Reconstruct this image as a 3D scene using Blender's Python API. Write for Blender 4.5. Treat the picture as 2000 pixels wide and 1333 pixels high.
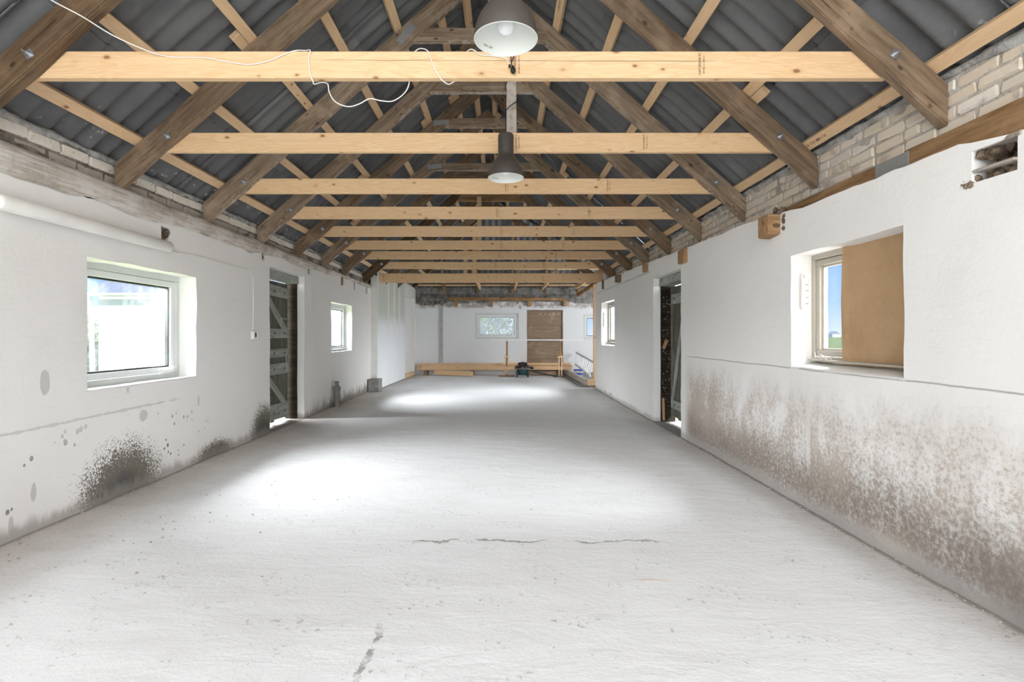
import bpy, bmesh, math, random
from mathutils import Vector, Matrix, noise
R = random.Random(7)
SC = bpy.context.scene
COL = SC.collection
for o in list(bpy.data.objects): bpy.data.objects.remove(o)

# ------------------------------------------------------------------ camera
CAMZ = 1.2
F = 1040.0
cam_d = bpy.data.cameras.new('camera')
cam_d.sensor_width = 36.0
cam_d.lens = F / 2000 * 36
cam_d.shift_x = 0.010
cam_d.shift_y = -0.00525
cam_d.clip_start = 0.05
cam_d.clip_end = 2000
cam = bpy.data.objects.new('camera', cam_d); COL.objects.link(cam)
cam.location = (0, 0, CAMZ); cam.rotation_euler = (math.pi / 2, 0, 0)
SC.camera = cam

def PX(px, py, D):
    """point at depth D (metres in front of the viewpoint) seen at a pixel of the photograph"""
    return Vector(((px - 980) * D / F, D, CAMZ + (656 - py) * D / F))

# ------------------------------------------------------------------ world
W = bpy.data.worlds.new('sky'); SC.world = W; W.use_nodes = True
nt = W.node_tree; nt.nodes.clear()
wo = nt.nodes.new('ShaderNodeOutputWorld'); bg = nt.nodes.new('ShaderNodeBackground')
tc = nt.nodes.new('ShaderNodeTexCoord'); sx = nt.nodes.new('ShaderNodeSeparateXYZ')
cr = nt.nodes.new('ShaderNodeValToRGB')
nt.links.new(tc.outputs['Generated'], sx.inputs[0]); nt.links.new(sx.outputs['Z'], cr.inputs[0])
nt.links.new(cr.outputs[0], bg.inputs[0]); nt.links.new(bg.outputs[0], wo.inputs[0])
e = cr.color_ramp.elements
e[0].position = 0.0; e[0].color = (.60, .72, .86, 1)
e[1].position = 1.0; e[1].color = (.10, .27, .72, 1)
q = e.new(.05); q.color = (.30, .50, .84, 1)
q = e.new(.25); q.color = (.20, .42, .84, 1)
bg.inputs[1].default_value = 0.85

# ------------------------------------------------------------------ lights
def area(name, loc, target, sx_, sy_, power, col=(1, 1, 1)):
    l = bpy.data.lights.new(name, 'AREA'); l.shape = 'RECTANGLE'; l.size = sx_; l.size_y = sy_
    l.energy = power; l.color = col
    o = bpy.data.objects.new(name, l); COL.objects.link(o); o.location = loc
    o.rotation_euler = (Vector(target) - Vector(loc)).to_track_quat('-Z', 'Y').to_euler()
    return o
sun = bpy.data.lights.new('sun', 'SUN'); sun.energy = 3.4; sun.angle = math.radians(1.2); sun.color = (1, .97, .92)
so = bpy.data.objects.new('sun', sun); COL.objects.link(so)
so.rotation_euler = Vector((-.02, .62, -.85)).to_track_quat('-Z', 'Y').to_euler()
area('rear_fill', (-.3, -3.25, 1.5), (-.3, 3.2, .3), 4.4, 2.6, 150, (.98, .99, 1))  # unseen lamp added behind the camera to brighten the room
area('overhead_fill_left', (-1.5, -.7, 3.35), (-1.0, 1.5, 0), 1.5, 1.8, 50, (.97, .985, 1))  # added lamp under a closed roof, lifts the floor brightness
area('overhead_fill_right', (1.0, -.7, 3.35), (.7, 1.5, 0), 1.5, 1.8, 50, (.97, .985, 1))  # its added counterpart on the right, no roof opening either
area('window_light_left', (-5.6, 3.9, 2.75), (-2.6, 4.5, 1.2), 3.4, 2.3, 930, (.95, .98, 1))
area('window_light_left_far', (-5.2, 8.9, 2.6), (-2.6, 9.6, 1.2), 3.0, 2.0, 1050, (.94, .975, 1))
area('window_light_right', (4.6, 2.7, 2.8), (2.0, 3.5, 1.3), 2.8, 2.2, 1100, (.95, .98, 1))
area('window_light_right_far', (4.5, 9.6, 2.7), (2.1, 10.8, 1.3), 2.6, 1.9, 1020, (.93, .97, 1))
area('wing_fill', (4.9, 13.2, 1.9), (.3, 15.6, .8), 3.6, 2.2, 185, (.93, .965, 1))  # lamp added inside the closed wing to brighten the back wall

# ------------------------------------------------------------------ view
SC.view_settings.view_transform = 'Standard'
SC.view_settings.look = 'None'
SC.view_settings.exposure = 0.50
SC.view_settings.gamma = 1.0
SC.view_settings.use_curve_mapping = False
SC.cycles.use_denoising = True
SC.cycles.max_bounces = 10
SC.cycles.diffuse_bounces = 7
SC.cycles.transparent_max_bounces = 12
SC.cycles.sample_clamp_indirect = 6

# ================================================================== helpers
WM = {}
def place(o, M=None, parent=None):
    if M is None: M = Matrix.Identity(4)
    WM[o.name] = M
    if parent is not None:
        o.parent = parent
        o.matrix_parent_inverse = WM[parent.name].inverted()
    o.matrix_basis = M
    return o
def tag(o, label=None, cat=None, group=None, kind=None):
    if label: o['label'] = label
    if cat: o['category'] = cat
    if group: o['group'] = group
    if kind: o['kind'] = kind
    return o
def empty(name, loc, label=None, cat=None, group=None, kind=None):
    o = bpy.data.objects.new(name, None); o.empty_display_size = .1
    COL.objects.link(o); place(o, Matrix.Translation(loc)); return tag(o, label, cat, group, kind)

class MB:
    def __init__(s): s.v = []; s.f = []; s.sm = []
    def add(s, vs, fs, smooth=False):
        n = len(s.v); s.v += [Vector(v) for v in vs]
        for f in fs: s.f.append([n + i for i in f]); s.sm.append(smooth)
    def hexa(s, p, smooth=False):
        """8 corners: 0-3 bottom ring, 4-7 top ring"""
        s.add(p, [(3, 2, 1, 0), (4, 5, 6, 7), (0, 1, 5, 4), (1, 2, 6, 5), (2, 3, 7, 6), (3, 0, 4, 7)], smooth)
    def box(s, a, b):
        x0, x1 = sorted((a[0], b[0])); y0, y1 = sorted((a[1], b[1])); z0, z1 = sorted((a[2], b[2]))
        s.hexa([(x0, y0, z0), (x1, y0, z0), (x1, y1, z0), (x0, y1, z0), (x0, y0, z1), (x1, y0, z1), (x1, y1, z1), (x0, y1, z1)])
    def bar(s, p, q, w, h, up=(0, 0, 1)):
        """rectangular bar from p to q, w across, h along up"""
        p, q, up = Vector(p), Vector(q), Vector(up); d = (q - p).normalized()
        sd = d.cross(up).normalized(); u = sd.cross(d).normalized()
        s.hexa([p - sd * w / 2 - u * h / 2, p + sd * w / 2 - u * h / 2, q + sd * w / 2 - u * h / 2, q - sd * w / 2 - u * h / 2,
                p - sd * w / 2 + u * h / 2, p + sd * w / 2 + u * h / 2, q + sd * w / 2 + u * h / 2, q - sd * w / 2 + u * h / 2])
    def tube(s, pts, r, n=8, cap=True):
        pts = [Vector(p) for p in pts]; rings = []
        rr = r if isinstance(r, (list, tuple)) else [r] * len(pts)
        prev = None
        for i, p in enumerate(pts):
            d = (pts[min(i + 1, len(pts) - 1)] - pts[max(i - 1, 0)]).normalized()
            if prev is None:
                a = Vector((0, 0, 1)) if abs(d.z) < .9 else Vector((1, 0, 0))
                u = d.cross(a).normalized()
            else:
                u = (prev - d * prev.dot(d)).normalized()
            prev = u; w = d.cross(u)
            rings.append([p + (u * math.cos(t) + w * math.sin(t)) * rr[i] for t in [2 * math.pi * k / n for k in range(n)]])
        vs = [v for r_ in rings for v in r_]; fs = []
        for i in range(len(pts) - 1):
            for k in range(n):
                a = i * n + k; b = i * n + (k + 1) % n
                fs.append((a, b, b + n, a + n))
        s.add(vs, fs, True)
        if cap:
            s.add(rings[0], [tuple(range(n))[::-1]]); s.add(rings[-1], [tuple(range(n))])
    def lathe(s, c, prof, n=32, smooth=True):
        c = Vector(c); vs = []; fs = []
        for r, z in prof:
            for k in range(n):
                t = 2 * math.pi * k / n; vs.append(c + Vector((r * math.cos(t), r * math.sin(t), z)))
        for i in range(len(prof) - 1):
            for k in range(n):
                a = i * n + k; b = i * n + (k + 1) % n
                fs.append((a, b, b + n, a + n))
        s.add(vs, fs, smooth)
    def mesh(s, name, M=None):
        me = bpy.data.meshes.new(name)
        vs = s.v
        if M is not None:
            Mi = M.inverted(); vs = [Mi @ v for v in vs]
        me.from_pydata([tuple(v) for v in vs], [], s.f); me.polygons.foreach_set('use_smooth', s.sm); me.update()
        return me
    def build(s, name, mat, parent=None, M=None, bevel=0, fixn=True):
        if M is None:
            lo = Vector([min(v[i] for v in s.v) for i in range(3)]); hi = Vector([max(v[i] for v in s.v) for i in range(3)])
            M = Matrix.Translation(((lo.x + hi.x) / 2, (lo.y + hi.y) / 2, lo.z))
        me = s.mesh(name, M)
        if fixn or bevel:
            bm = bmesh.new(); bm.from_mesh(me)
            if fixn: bmesh.ops.recalc_face_normals(bm, faces=bm.faces)
            if bevel:
                bmesh.ops.bevel(bm, geom=[e for e in bm.edges if e.calc_face_angle(0) > .6], offset=bevel, segments=1, affect='EDGES', profile=.5)
            bm.to_mesh(me); bm.free()
        o = bpy.data.objects.new(name, me); COL.objects.link(o)
        if mat: me.materials.append(mat)
        return place(o, M, parent)
def nz(x, y=0., z=0.): return noise.noise(Vector((x, y, z)))
def fbm(x, y, z=0., o=4): return noise.fractal(Vector((x, y, z)), 1., 2., o)

# ================================================================== materials
class NT:
    def __init__(s, name, rough=.8, spec=.3):
        s.m = bpy.data.materials.new(name); s.m.use_nodes = True; s.t = s.m.node_tree
        s.b = s.t.nodes['Principled BSDF']; s.b.inputs['Roughness'].default_value = rough
        s.b.inputs['Specular IOR Level'].default_value = spec
        s.out = s.t.nodes['Material Output']
    def n(s, typ, **kw):
        x = s.t.nodes.new(typ)
        for k, v in kw.items(): setattr(x, k, v)
        return x
    def l(s, a, b): s.t.links.new(a, b)
    def coord(s, kind='Object', scale=(1, 1, 1), rnd=0.):
        tc = s.n('ShaderNodeTexCoord'); mp = s.n('ShaderNodeMapping'); mp.inputs['Scale'].default_value = scale
        src = tc.outputs[kind]
        if kind == 'World':
            pass
        if rnd:
            oi = s.n('ShaderNodeObjectInfo'); mu = s.n('ShaderNodeMath', operation='MULTIPLY'); mu.inputs[1].default_value = rnd
            s.l(oi.outputs['Random'], mu.inputs[0]); cb = s.n('ShaderNodeCombineXYZ')
            for i in range(3): s.l(mu.outputs[0], cb.inputs[i])
            ad = s.n('ShaderNodeVectorMath', operation='ADD'); s.l(src, ad.inputs[0]); s.l(cb.outputs[0], ad.inputs[1]); src = ad.outputs[0]
        s.l(src, mp.inputs[0]); return mp.outputs[0]
    def world(s, scale=(1, 1, 1)):
        g = s.n('ShaderNodeNewGeometry'); mp = s.n('ShaderNodeMapping'); mp.inputs['Scale'].default_value = scale
        s.l(g.outputs['Position'], mp.inputs[0]); return mp.outputs[0]
    def noise(s, co, sc, det=4, rough=.55, dist=0.):
        x = s.n('ShaderNodeTexNoise'); s.l(co, x.inputs['Vector']); x.inputs['Scale'].default_value = sc
        x.inputs['Detail'].default_value = det; x.inputs['Roughness'].default_value = rough; x.inputs['Distortion'].default_value = dist
        return x.outputs['Fac']
    def voro(s, co, sc, feat='F1', rand=1.):
        x = s.n('ShaderNodeTexVoronoi', feature=feat); s.l(co, x.inputs['Vector']); x.inputs['Scale'].default_value = sc
        x.inputs['Randomness'].default_value = rand; return x
    def ramp(s, fac, *st):
        x = s.n('ShaderNodeValToRGB'); el = x.color_ramp.elements
        for i, (p, c) in enumerate(st):
            if not isinstance(c, (tuple, list)): c = (c, c, c)
            k = el[i] if i < 2 else el.new(p)
            k.position = p; k.color = (*c, 1)
        s.l(fac, x.inputs[0]); return x.outputs[0]
    def mix(s, fac, a, b, mode='MIX'):
        x = s.n('ShaderNodeMix', data_type='RGBA', blend_type=mode)
        for sock, v in ((x.inputs['Factor'], fac), (x.inputs['A'], a), (x.inputs['B'], b)):
            if isinstance(v, (int, float)): sock.default_value = v
            elif isinstance(v, tuple): sock.default_value = (*v, 1)
            else: s.l(v, sock)
        return x.outputs['Result']
    def math(s, op, a, b=0., c=None, clamp=False):
        x = s.n('ShaderNodeMath', operation=op, use_clamp=clamp)
        for i, v in enumerate((a, b) if c is None else (a, b, c)):
            if isinstance(v, (int, float)): x.inputs[i].default_value = v
            else: s.l(v, x.inputs[i])
        return x.outputs[0]
    def sm(s, v, a, b):
        """smoothstep of v from a to b"""
        x = s.n('ShaderNodeMapRange', interpolation_type='SMOOTHSTEP'); s.l(v, x.inputs[0])
        x.inputs[1].default_value = a; x.inputs[2].default_value = b; return x.outputs[0]
    def xyz(s):
        g = s.n('ShaderNodeNewGeometry'); x = s.n('ShaderNodeSeparateXYZ'); s.l(g.outputs['Position'], x.inputs[0]); return x.outputs
    def color(s, c):
        if isinstance(c, tuple): s.b.inputs['Base Color'].default_value = (*c, 1)
        else: s.l(c, s.b.inputs['Base Color'])
        return s
    def bump(s, h, strength=.5, dist=.01):
        x = s.n('ShaderNodeBump'); x.inputs['Strength'].default_value = strength; x.inputs['Distance'].default_value = dist
        s.l(h, x.inputs['Height']); s.l(x.outputs[0], s.b.inputs['Normal']); return s

def flat(name, c, rough=.6, metal=0., spec=.4):
    m = NT(name, rough, spec); m.b.inputs['Metallic'].default_value = metal
    co = m.coord(rnd=10); f = m.noise(co, 6, 3)
    m.color(m.mix(f, tuple(x * .88 for x in c), tuple(min(1, x * 1.08) for x in c))); return m.m

def new_wood(name, c0, c1, knot=(.23, .11, .05), kn=1.):
    m = NT(name, .62, .25)
    co = m.coord(scale=(.7, 7, 7), rnd=37)
    w = m.noise(co, 2.2, 3, .5, .6)
    rings = m.math('FRACT', m.math('MULTIPLY', w, 9.))
    rings = m.ramp(rings, (0, .0), (.75, 1.), (1., 0.))
    co2 = m.coord(scale=(2, 60, 60), rnd=11); fine = m.noise(co2, 3, 3)
    c = m.mix(m.math('MULTIPLY', rings, .9), c0, c1)
    c = m.mix(m.math('MULTIPLY', fine, .35), c, tuple(x * .72 for x in c1))
    co4 = m.coord(scale=(.5, 1.4, 1.4), rnd=5); c = m.mix(m.math('MULTIPLY', m.noise(co4, 2, 2), .3), c, (.66, .38, .19))
    co3 = m.coord(scale=(5.5, 9.5, 9.5), rnd=23); v = m.voro(co3, 1.0)
    sz = m.noise(co3, .9, 0)
    k = m.math('SUBTRACT', m.math('MULTIPLY', sz, (.17 * kn)), v.outputs['Distance'])
    halo = m.sm(k, -.13, 0.0); core = m.sm(k, -.03, .03)
    c = m.mix(m.math('MULTIPLY', halo, .35), c, (.50, .27, .12)); c = m.mix(m.math('MULTIPLY', core, .85), c, knot)
    m.color(c); m.bump(m.math('ADD', fine, m.math('MULTIPLY', rings, .4)), .12, .003); return m.m
def old_wood(name, dark, light, white=0., ck=.7):
    m = NT(name, .85, .15)
    co = m.coord(scale=(.8, 9, 9), rnd=31); a = m.noise(co, 3, 6, .65, .5)
    co2 = m.coord(scale=(1.4, 1.4, 1.4), rnd=7); b = m.noise(co2, 2.4, 4, .6)
    c = m.mix(m.sm(a, .3, .72), dark, light)
    c = m.mix(m.math('MULTIPLY', m.sm(b, .5, .72), .6), c, tuple(min(1, x * 1.35) for x in light))
    co5 = m.coord(scale=(1.2, 70, 70), rnd=3); cr = m.sm(m.noise(co5, 1.1, 3, .6), .63, .70)
    c = m.mix(m.math('MULTIPLY', cr, ck), c, tuple(x * .25 for x in dark))
    co3 = m.coord(scale=(5, 9, 9), rnd=13); v = m.voro(co3, 1.)
    kn = m.sm(m.math('SUBTRACT', m.math('MULTIPLY', m.noise(co3, .8, 0), .2), v.outputs['Distance']), -.04, .03)
    c = m.mix(m.math('MULTIPLY', kn, .75), c, tuple(x * .3 for x in dark))
    co4 = m.coord(scale=(5, 5, 5), rnd=3); wn = m.noise(co4, 3, 5, .7)
    g = m.n('ShaderNodeNewGeometry'); s3 = m.n('ShaderNodeSeparateXYZ'); m.l(g.outputs['Normal'], s3.inputs[0])
    if white:
        dn = m.sm(m.math('MULTIPLY', s3.outputs[2], -1.), .25, .5) if white < .9 else 1.
        f_ = m.math('MULTIPLY', m.sm(wn, .55 - white * .2, .66 - white * .12), dn)
        c = m.mix(m.math('MULTIPLY', f_, .8), c, (.50, .46, .42))
    m.color(c); m.bump(m.math('ADD', a, m.math('MULTIPLY', cr, -1.2)), .5, .006); return m.m

M_pine = new_wood('pine', (.85, .63, .395), (.74, .495, .275))
M_batt = new_wood('batten_pine', (.83, .62, .40), (.73, .505, .295), kn=.8)
M_old = old_wood('old_timber', (.15, .102, .064), (.29, .21, .145))
M_oldd = old_wood('dark_timber', (.085, .052, .030), (.17, .115, .07))
M_oldg = old_wood('old_timber_grey', (.19, .135, .09), (.37, .285, .21), .25)
M_oldw = old_wood('whitewashed_timber', (.24, .19, .15), (.45, .40, .35), 1.)
M_plate = old_wood('plate_timber', (.20, .115, .055), (.38, .24, .13))
M_door = old_wood('grey_door_wood', (.095, .096, .074), (.18, .185, .15))
M_doorl = old_wood('grey_ledge_wood', (.24, .25, .225), (.40, .41, .375))
M_darkjamb = old_wood('dark_jamb', (.012, .009, .006), (.04, .03, .02))
M_brown = old_wood('brown_board', (.25, .175, .115), (.33, .245, .175), 0., .15)
M_stub = old_wood('orange_stub', (.25, .14, .07), (.46, .29, .155))
M_metal = flat('galvanised_steel', (.55, .57, .60), .35, .85)
M_zinc = NT('nail_plate_zinc', .5, .5); M_zinc.b.inputs['Metallic'].default_value = .5
_v = M_zinc.voro(M_zinc.coord(scale=(1, 1, 1)), 42, rand=.1)
M_zinc.color(M_zinc.mix(M_zinc.sm(_v.outputs['Distance'], .12, .24), (.05, .05, .05), (.36, .38, .39))); M_zinc = M_zinc.m

def plaster(name, base=(.85, .84, .82), extra=None, grime=.0):
    m = NT(name, .9, .15)
    co = m.world(); big = m.noise(co, .7, 5, .6); mid = m.noise(co, 5, 5, .65); fine = m.noise(co, 45, 3, .6)
    c = m.mix(m.math('MULTIPLY', m.sm(big, .35, .7), .30), base, (base[0] * .90, base[1] * .89, base[2] * .875))
    c = m.mix(m.math('MULTIPLY', m.sm(mid, .60, .8), .09), c, (.62, .60, .57))
    # streaky brush marks
    st = m.noise(m.world((3, 3, 22)), 1.6, 4, .6); c = m.mix(m.math('MULTIPLY', m.sm(st, .55, .75), .12), c, (.60, .585, .56))
    # small flecks
    v = m.voro(m.world((1, 1, 1)), 5.5); fl = m.sm(m.math('SUBTRACT', m.math('MULTIPLY', m.noise(co, 3.3, 1), .040), v.outputs['Distance']), .002, .016)
    c = m.mix(m.math('MULTIPLY', fl, .16), c, (.40, .36, .32))
    h = m.math('ADD', m.math('MULTIPLY', mid, 1.), m.math('MULTIPLY', fine, .22))
    if extra: c, h = extra(m, c, h)
    m.color(c); m.bump(h, .35, .012); return m.m

def ex_left(m, c, h):
    x, y, z = m.xyz()
    co = m.world()
    n1 = m.noise(co, 62, 4, .75); n2 = m.noise(co, 8, 4, .6)
    def blob(yc, zc, ry, rz):
        dy = m.math('DIVIDE', m.math('SUBTRACT', y, yc), ry); dz = m.math('DIVIDE', m.math('SUBTRACT', z, zc), rz)
        d = m.math('SQRT', m.math('ADD', m.math('MULTIPLY', dy, dy), m.math('MULTIPLY', dz, dz)))
        return m.math('SUBTRACT', 1., d, clamp=True)
    b = m.math('MAXIMUM', blob(4.05, .02, .62, .52), m.math('MULTIPLY', blob(6.45, .0, .50, .50), 1.15))
    b = m.math('MAXIMUM', b, blob(5.35, .0, .5, .22))
    b2 = m.math('ADD', b, m.math('MULTIPLY', m.math('SUBTRACT', n2, .5), .35))
    spk = m.sm(m.math('ADD', n1, m.math('MULTIPLY', b2, .62)), .66, .80)
    spk = m.math('MULTIPLY', spk, m.sm(b, .0, .12))
    c = m.mix(m.math('MULTIPLY', spk, .9), c, (.10, .085, .06))
    c = m.mix(m.math('MULTIPLY', m.sm(b2, .62, .86), .8), c, (.10, .10, .10))
    # mould along the foot of the far part
    n3 = m.noise(m.world((5, 5, 1.6)), 2.2, 5, .7)
    band = m.math('SUBTRACT', m.math('ADD', m.math('MULTIPLY', n3, .75), -.14), m.math('MULTIPLY', z, 1.15))
    far = m.sm(y, 7.5, 9.2)
    c = m.mix(m.math('MULTIPLY', m.math('MULTIPLY', m.sm(band, .0, .22), far), .85), c, (.20, .175, .13))
    band2 = m.math('SUBTRACT', m.math('MULTIPLY', n3, .16), z)
    c = m.mix(m.math('MULTIPLY', m.sm(band2, -.03, .06), .7), c, (.30, .28, .25))
    # splashes
    v = m.voro(m.world((0, 1, .8)), 19); sz = m.noise(co, 5.1, 0)
    fl = m.sm(m.math('SUBTRACT', m.math('MULTIPLY', m.math('SUBTRACT', sz, .46), 1.1), v.outputs['Distance']), .0, .02)
    fl = m.math('MULTIPLY', fl, m.math('SUBTRACT', 1., m.sm(z, .35, .72))); fl = m.math('MULTIPLY', fl, m.math('SUBTRACT', 1., m.sm(y, 4.6, 5.6)))
    c = m.mix(m.math('MULTIPLY', fl, .8), c, (.16, .145, .12))
    # grey filler patches
    for yc, zc, ry, rz in ((3.35, .905, .04, .075), (4.27, .56, .05, .05), (3.27, .24, .02, .06), (4.10, .80, .015, .045), (5.05, .58, .014, .05), (3.12, .08, .02, .06)):
        bl_ = blob(yc, zc, ry * 1.15, rz * 1.15); p = m.sm(m.math('ADD', bl_, m.math('MULTIPLY', m.math('SUBTRACT', n2, .5), .9)), .10, .22); p = m.math('MULTIPLY', p, m.sm(bl_, .0, .06))
        c = m.mix(m.math('MULTIPLY', p, .55), c, (.42, .40, .38))
    # long settling crack
    line = m.math('ABSOLUTE', m.math('SUBTRACT', z, m.math('ADD', .625, m.math('MULTIPLY', m.math('SUBTRACT', y, 3.0), .008))))
    line = m.math('SUBTRACT', line, m.math('MULTIPLY', m.math('SUBTRACT', n2, .45), .045))
    k = m.math('MULTIPLY', m.math('SUBTRACT', 1., m.sm(line, .001, .008)), m.math('SUBTRACT', 1., m.sm(y, 4.4, 5.0)))
    c = m.mix(m.math('MULTIPLY', k, .4), c, (.36, .34, .31))
    h = m.math('SUBTRACT', h, m.math('MULTIPLY', k, .9))
    return c, h
def ex_right(m, c, h):
    x, y, z = m.xyz(); co = m.world()
    n1 = m.noise(co, 40, 5, .78); n2 = m.noise(m.world((1, 1, .55)), 3.6, 6, .7); n3 = m.noise(m.world((1, 1, .3)), 1.3, 3)
    near = m.math('SUBTRACT', 1., m.sm(y, 5.95, 6.25))
    lo = m.math('SUBTRACT', 1., m.sm(z, .62, .98))
    t = m.math('ADD', m.math('MULTIPLY', n1, .80), m.math('MULTIPLY', n2, .58))
    t = m.math('ADD', t, m.math('MULTIPLY', m.math('SUBTRACT', .55, z), .30))
    t = m.math('ADD', t, m.math('MULTIPLY', m.sm(y, 3.9, 5.6), .05))
    st = m.math('MULTIPLY', m.math('MULTIPLY', m.sm(t, .63, .84), lo), near)
    c = m.mix(m.math('MULTIPLY', st, .72), c, (.33, .245, .175))
    base = m.math('MULTIPLY', m.math('MULTIPLY', lo, near), m.sm(n2, .34, .6)); c = m.mix(m.math('MULTIPLY', base, .45), c, (.54, .485, .43))
    zz = m.math('ADD', z, m.math('MULTIPLY', m.math('SUBTRACT', n3, .5), .55))
    dk = m.math('MULTIPLY', m.math('MULTIPLY', m.math('SUBTRACT', 1., m.sm(zz, .16, .52)), m.sm(zz, -.08, .10)), near)
    dk = m.math('MULTIPLY', dk, m.math('ADD', .55, m.math('MULTIPLY', m.sm(n1, .38, .62), .5)))
    c = m.mix(m.math('MULTIPLY', dk, .74), c, (.20, .165, .145))
    foot = m.math('MULTIPLY', m.math('SUBTRACT', 1., m.sm(m.math('ADD', z, m.math('MULTIPLY', n1, .12)), .07, .20)), near)
    c = m.mix(m.math('MULTIPLY', foot, .45), c, (.52, .53, .54))
    nd = m.math('MULTIPLY', m.math('SUBTRACT', 1., m.sm(y, 1.9, 2.9)), m.math('SUBTRACT', 1., m.sm(zz, .12, .42)))
    c = m.mix(m.math('MULTIPLY', nd, .55), c, (.13, .11, .10))
    # bare vertical joint
    jy = m.math('ABSOLUTE', m.math('SUBTRACT', y, m.math('ADD', 3.70, m.math('MULTIPLY', m.math('SUBTRACT', n2, .5), .03))))
    j = m.math('MULTIPLY', m.math('SUBTRACT', 1., m.sm(jy, .012, .035)), m.math('MULTIPLY', lo, m.sm(z, .2, .4)))
    c = m.mix(m.math('MULTIPLY', j, .8), c, (.74, .72, .70))
    # ledge line at 0.965 m
    zl = m.math('ABSOLUTE', m.math('SUBTRACT', z, m.math('ADD', .962, m.math('MULTIPLY', m.math('SUBTRACT', n2, .5), .02))))
    ll = m.math('MULTIPLY', m.math('SUBTRACT', 1., m.sm(zl, .001, .007)), near)
    c = m.mix(m.math('MULTIPLY', ll, .6), c, (.22, .18, .15)); h = m.math('SUBTRACT', h, m.math('MULTIPLY', ll, 1.0))
    zj = m.math('ABSOLUTE', m.math('SUBTRACT', z, m.math('ADD', 2.075, m.math('ADD', m.math('MULTIPLY', y, .006), m.math('MULTIPLY', m.math('SUBTRACT', n2, .5), .03)))))
    jl = m.math('MULTIPLY', m.math('MULTIPLY', m.math('SUBTRACT', 1., m.sm(zj, .003, .014)), m.sm(y, 7.5, 7.8)), m.sm(n1, .40, .52))
    c = m.mix(m.math('MULTIPLY', jl, .6), c, (.30, .27, .24)); h = m.math('SUBTRACT', h, jl)
    fb = m.math('SUBTRACT', m.math('MULTIPLY', m.noise(co, 3, 4, .7), .16), z)
    c = m.mix(m.math('MULTIPLY', m.sm(fb, .0, .06), .6), c, (.38, .36, .34))
    return c, h
def ex_back(m, c, h):
    x, y, z = m.xyz(); n = m.noise(m.world((1, 1, .6)), 2.2, 5, .7); nn = m.noise(m.world(), 7, 5, .7)
    t = m.sm(m.math('ADD', z, m.math('MULTIPLY', m.math('SUBTRACT', nn, .5), .30)), 2.02, 2.14)
    t = m.math('MULTIPLY', t, m.sm(m.math('ADD', n, nn), .8, 1.1)); c = m.mix(m.math('MULTIPLY', t, .85), c, (.33, .29, .26))
    return c, h
M_wl = plaster('plaster_left', (.86, .85, .83), ex_left)
M_wr = plaster('plaster_right', (.86, .855, .84), ex_right)
M_wb = plaster('plaster_back', (.80, .81, .825), ex_back)
M_wp = plaster('plaster_plain', (.83, .825, .81))

def mortar_m(name, a, b):
    m = NT(name, .95, .1); co = m.world(); n = m.noise(co, 7, 6, .7); f = m.noise(co, 60, 3)
    m.color(m.mix(m.sm(n, .35, .65), a, b)); m.bump(m.math('ADD', n, m.math('MULTIPLY', f, .4)), .9, .02); return m.m
M_mort = mortar_m('mortar', (.38, .345, .30), (.62, .58, .53))
M_mortd = mortar_m('dark_mortar', (.16, .14, .12), (.36, .33, .30)); M_mortb = mortar_m('back_mortar', (.14, .135, .125), (.32, .31, .295))
M_mortg = mortar_m('grey_mortar', (.27, .27, .265), (.52, .52, .51))
def brick_m():
    m = NT('brick_clay', .92, .1); oi = m.n('ShaderNodeObjectInfo')
    base = m.ramp(oi.outputs['Random'], (0, (.70, .60, .48)), (.35, (.76, .68, .57)), (.6, (.66, .60, .53)), (.8, (.80, .75, .68)), (.985, (.70, .60, .52)), (.992, (.48, .22, .14)))
    co = m.coord(rnd=20); n = m.noise(co, 18, 5, .7)
    c = m.mix(m.math('MULTIPLY', m.sm(n, .52, .66), .55), base, (.68, .66, .63)); c = m.mix(m.math('MULTIPLY', m.sm(m.noise(co, 9, 3), .56, .7), .5), c, (.34, .29, .24))
    m.color(c); m.bump(n, .6, .008); return m.m
M_brick = brick_m()
def brick2(name, a, b_, w):
    m = NT(name, .92, .1); oi = m.n('ShaderNodeObjectInfo'); co = m.coord(rnd=20); n = m.noise(co, 16, 5, .7)
    c = m.mix(oi.outputs['Random'], a, b_); c = m.mix(m.math('MULTIPLY', m.sm(n, .48, .62), .6), c, w); c = m.mix(m.math('MULTIPLY', m.sm(m.noise(co, 30, 3), .6, .7), .6), c, (.30, .26, .22)); m.color(c); m.bump(n, .6, .008); return m.m
M_brickl = brick2('limed_brick', (.78, .71, .61), (.86, .81, .73), (.88, .86, .82)); M_bricks = brick2('smeared_brick', (.42, .385, .34), (.50, .46, .41), (.56, .53, .49))
def ledge_m():
    m = NT('worn_ledge', .95, .1); co = m.world((1, 1, 1)); s = m.noise(m.world((14, 2.0, 30)), 1.6, 5, .65, .4); n = m.noise(co, 2.6, 5, .7)
    c = m.mix(m.sm(s, .35, .65), (.46, .40, .34), (.70, .665, .62)); c = m.mix(m.math('MULTIPLY', m.sm(n, .5, .66), .7), c, (.30, .25, .20))
    c = m.mix(m.math('MULTIPLY', m.sm(n, .52, .36), .5), c, (.78, .76, .73))
    m.color(c); m.bump(m.math('ADD', s, n), .8, .015); return m.m
M_ledge = ledge_m()
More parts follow.
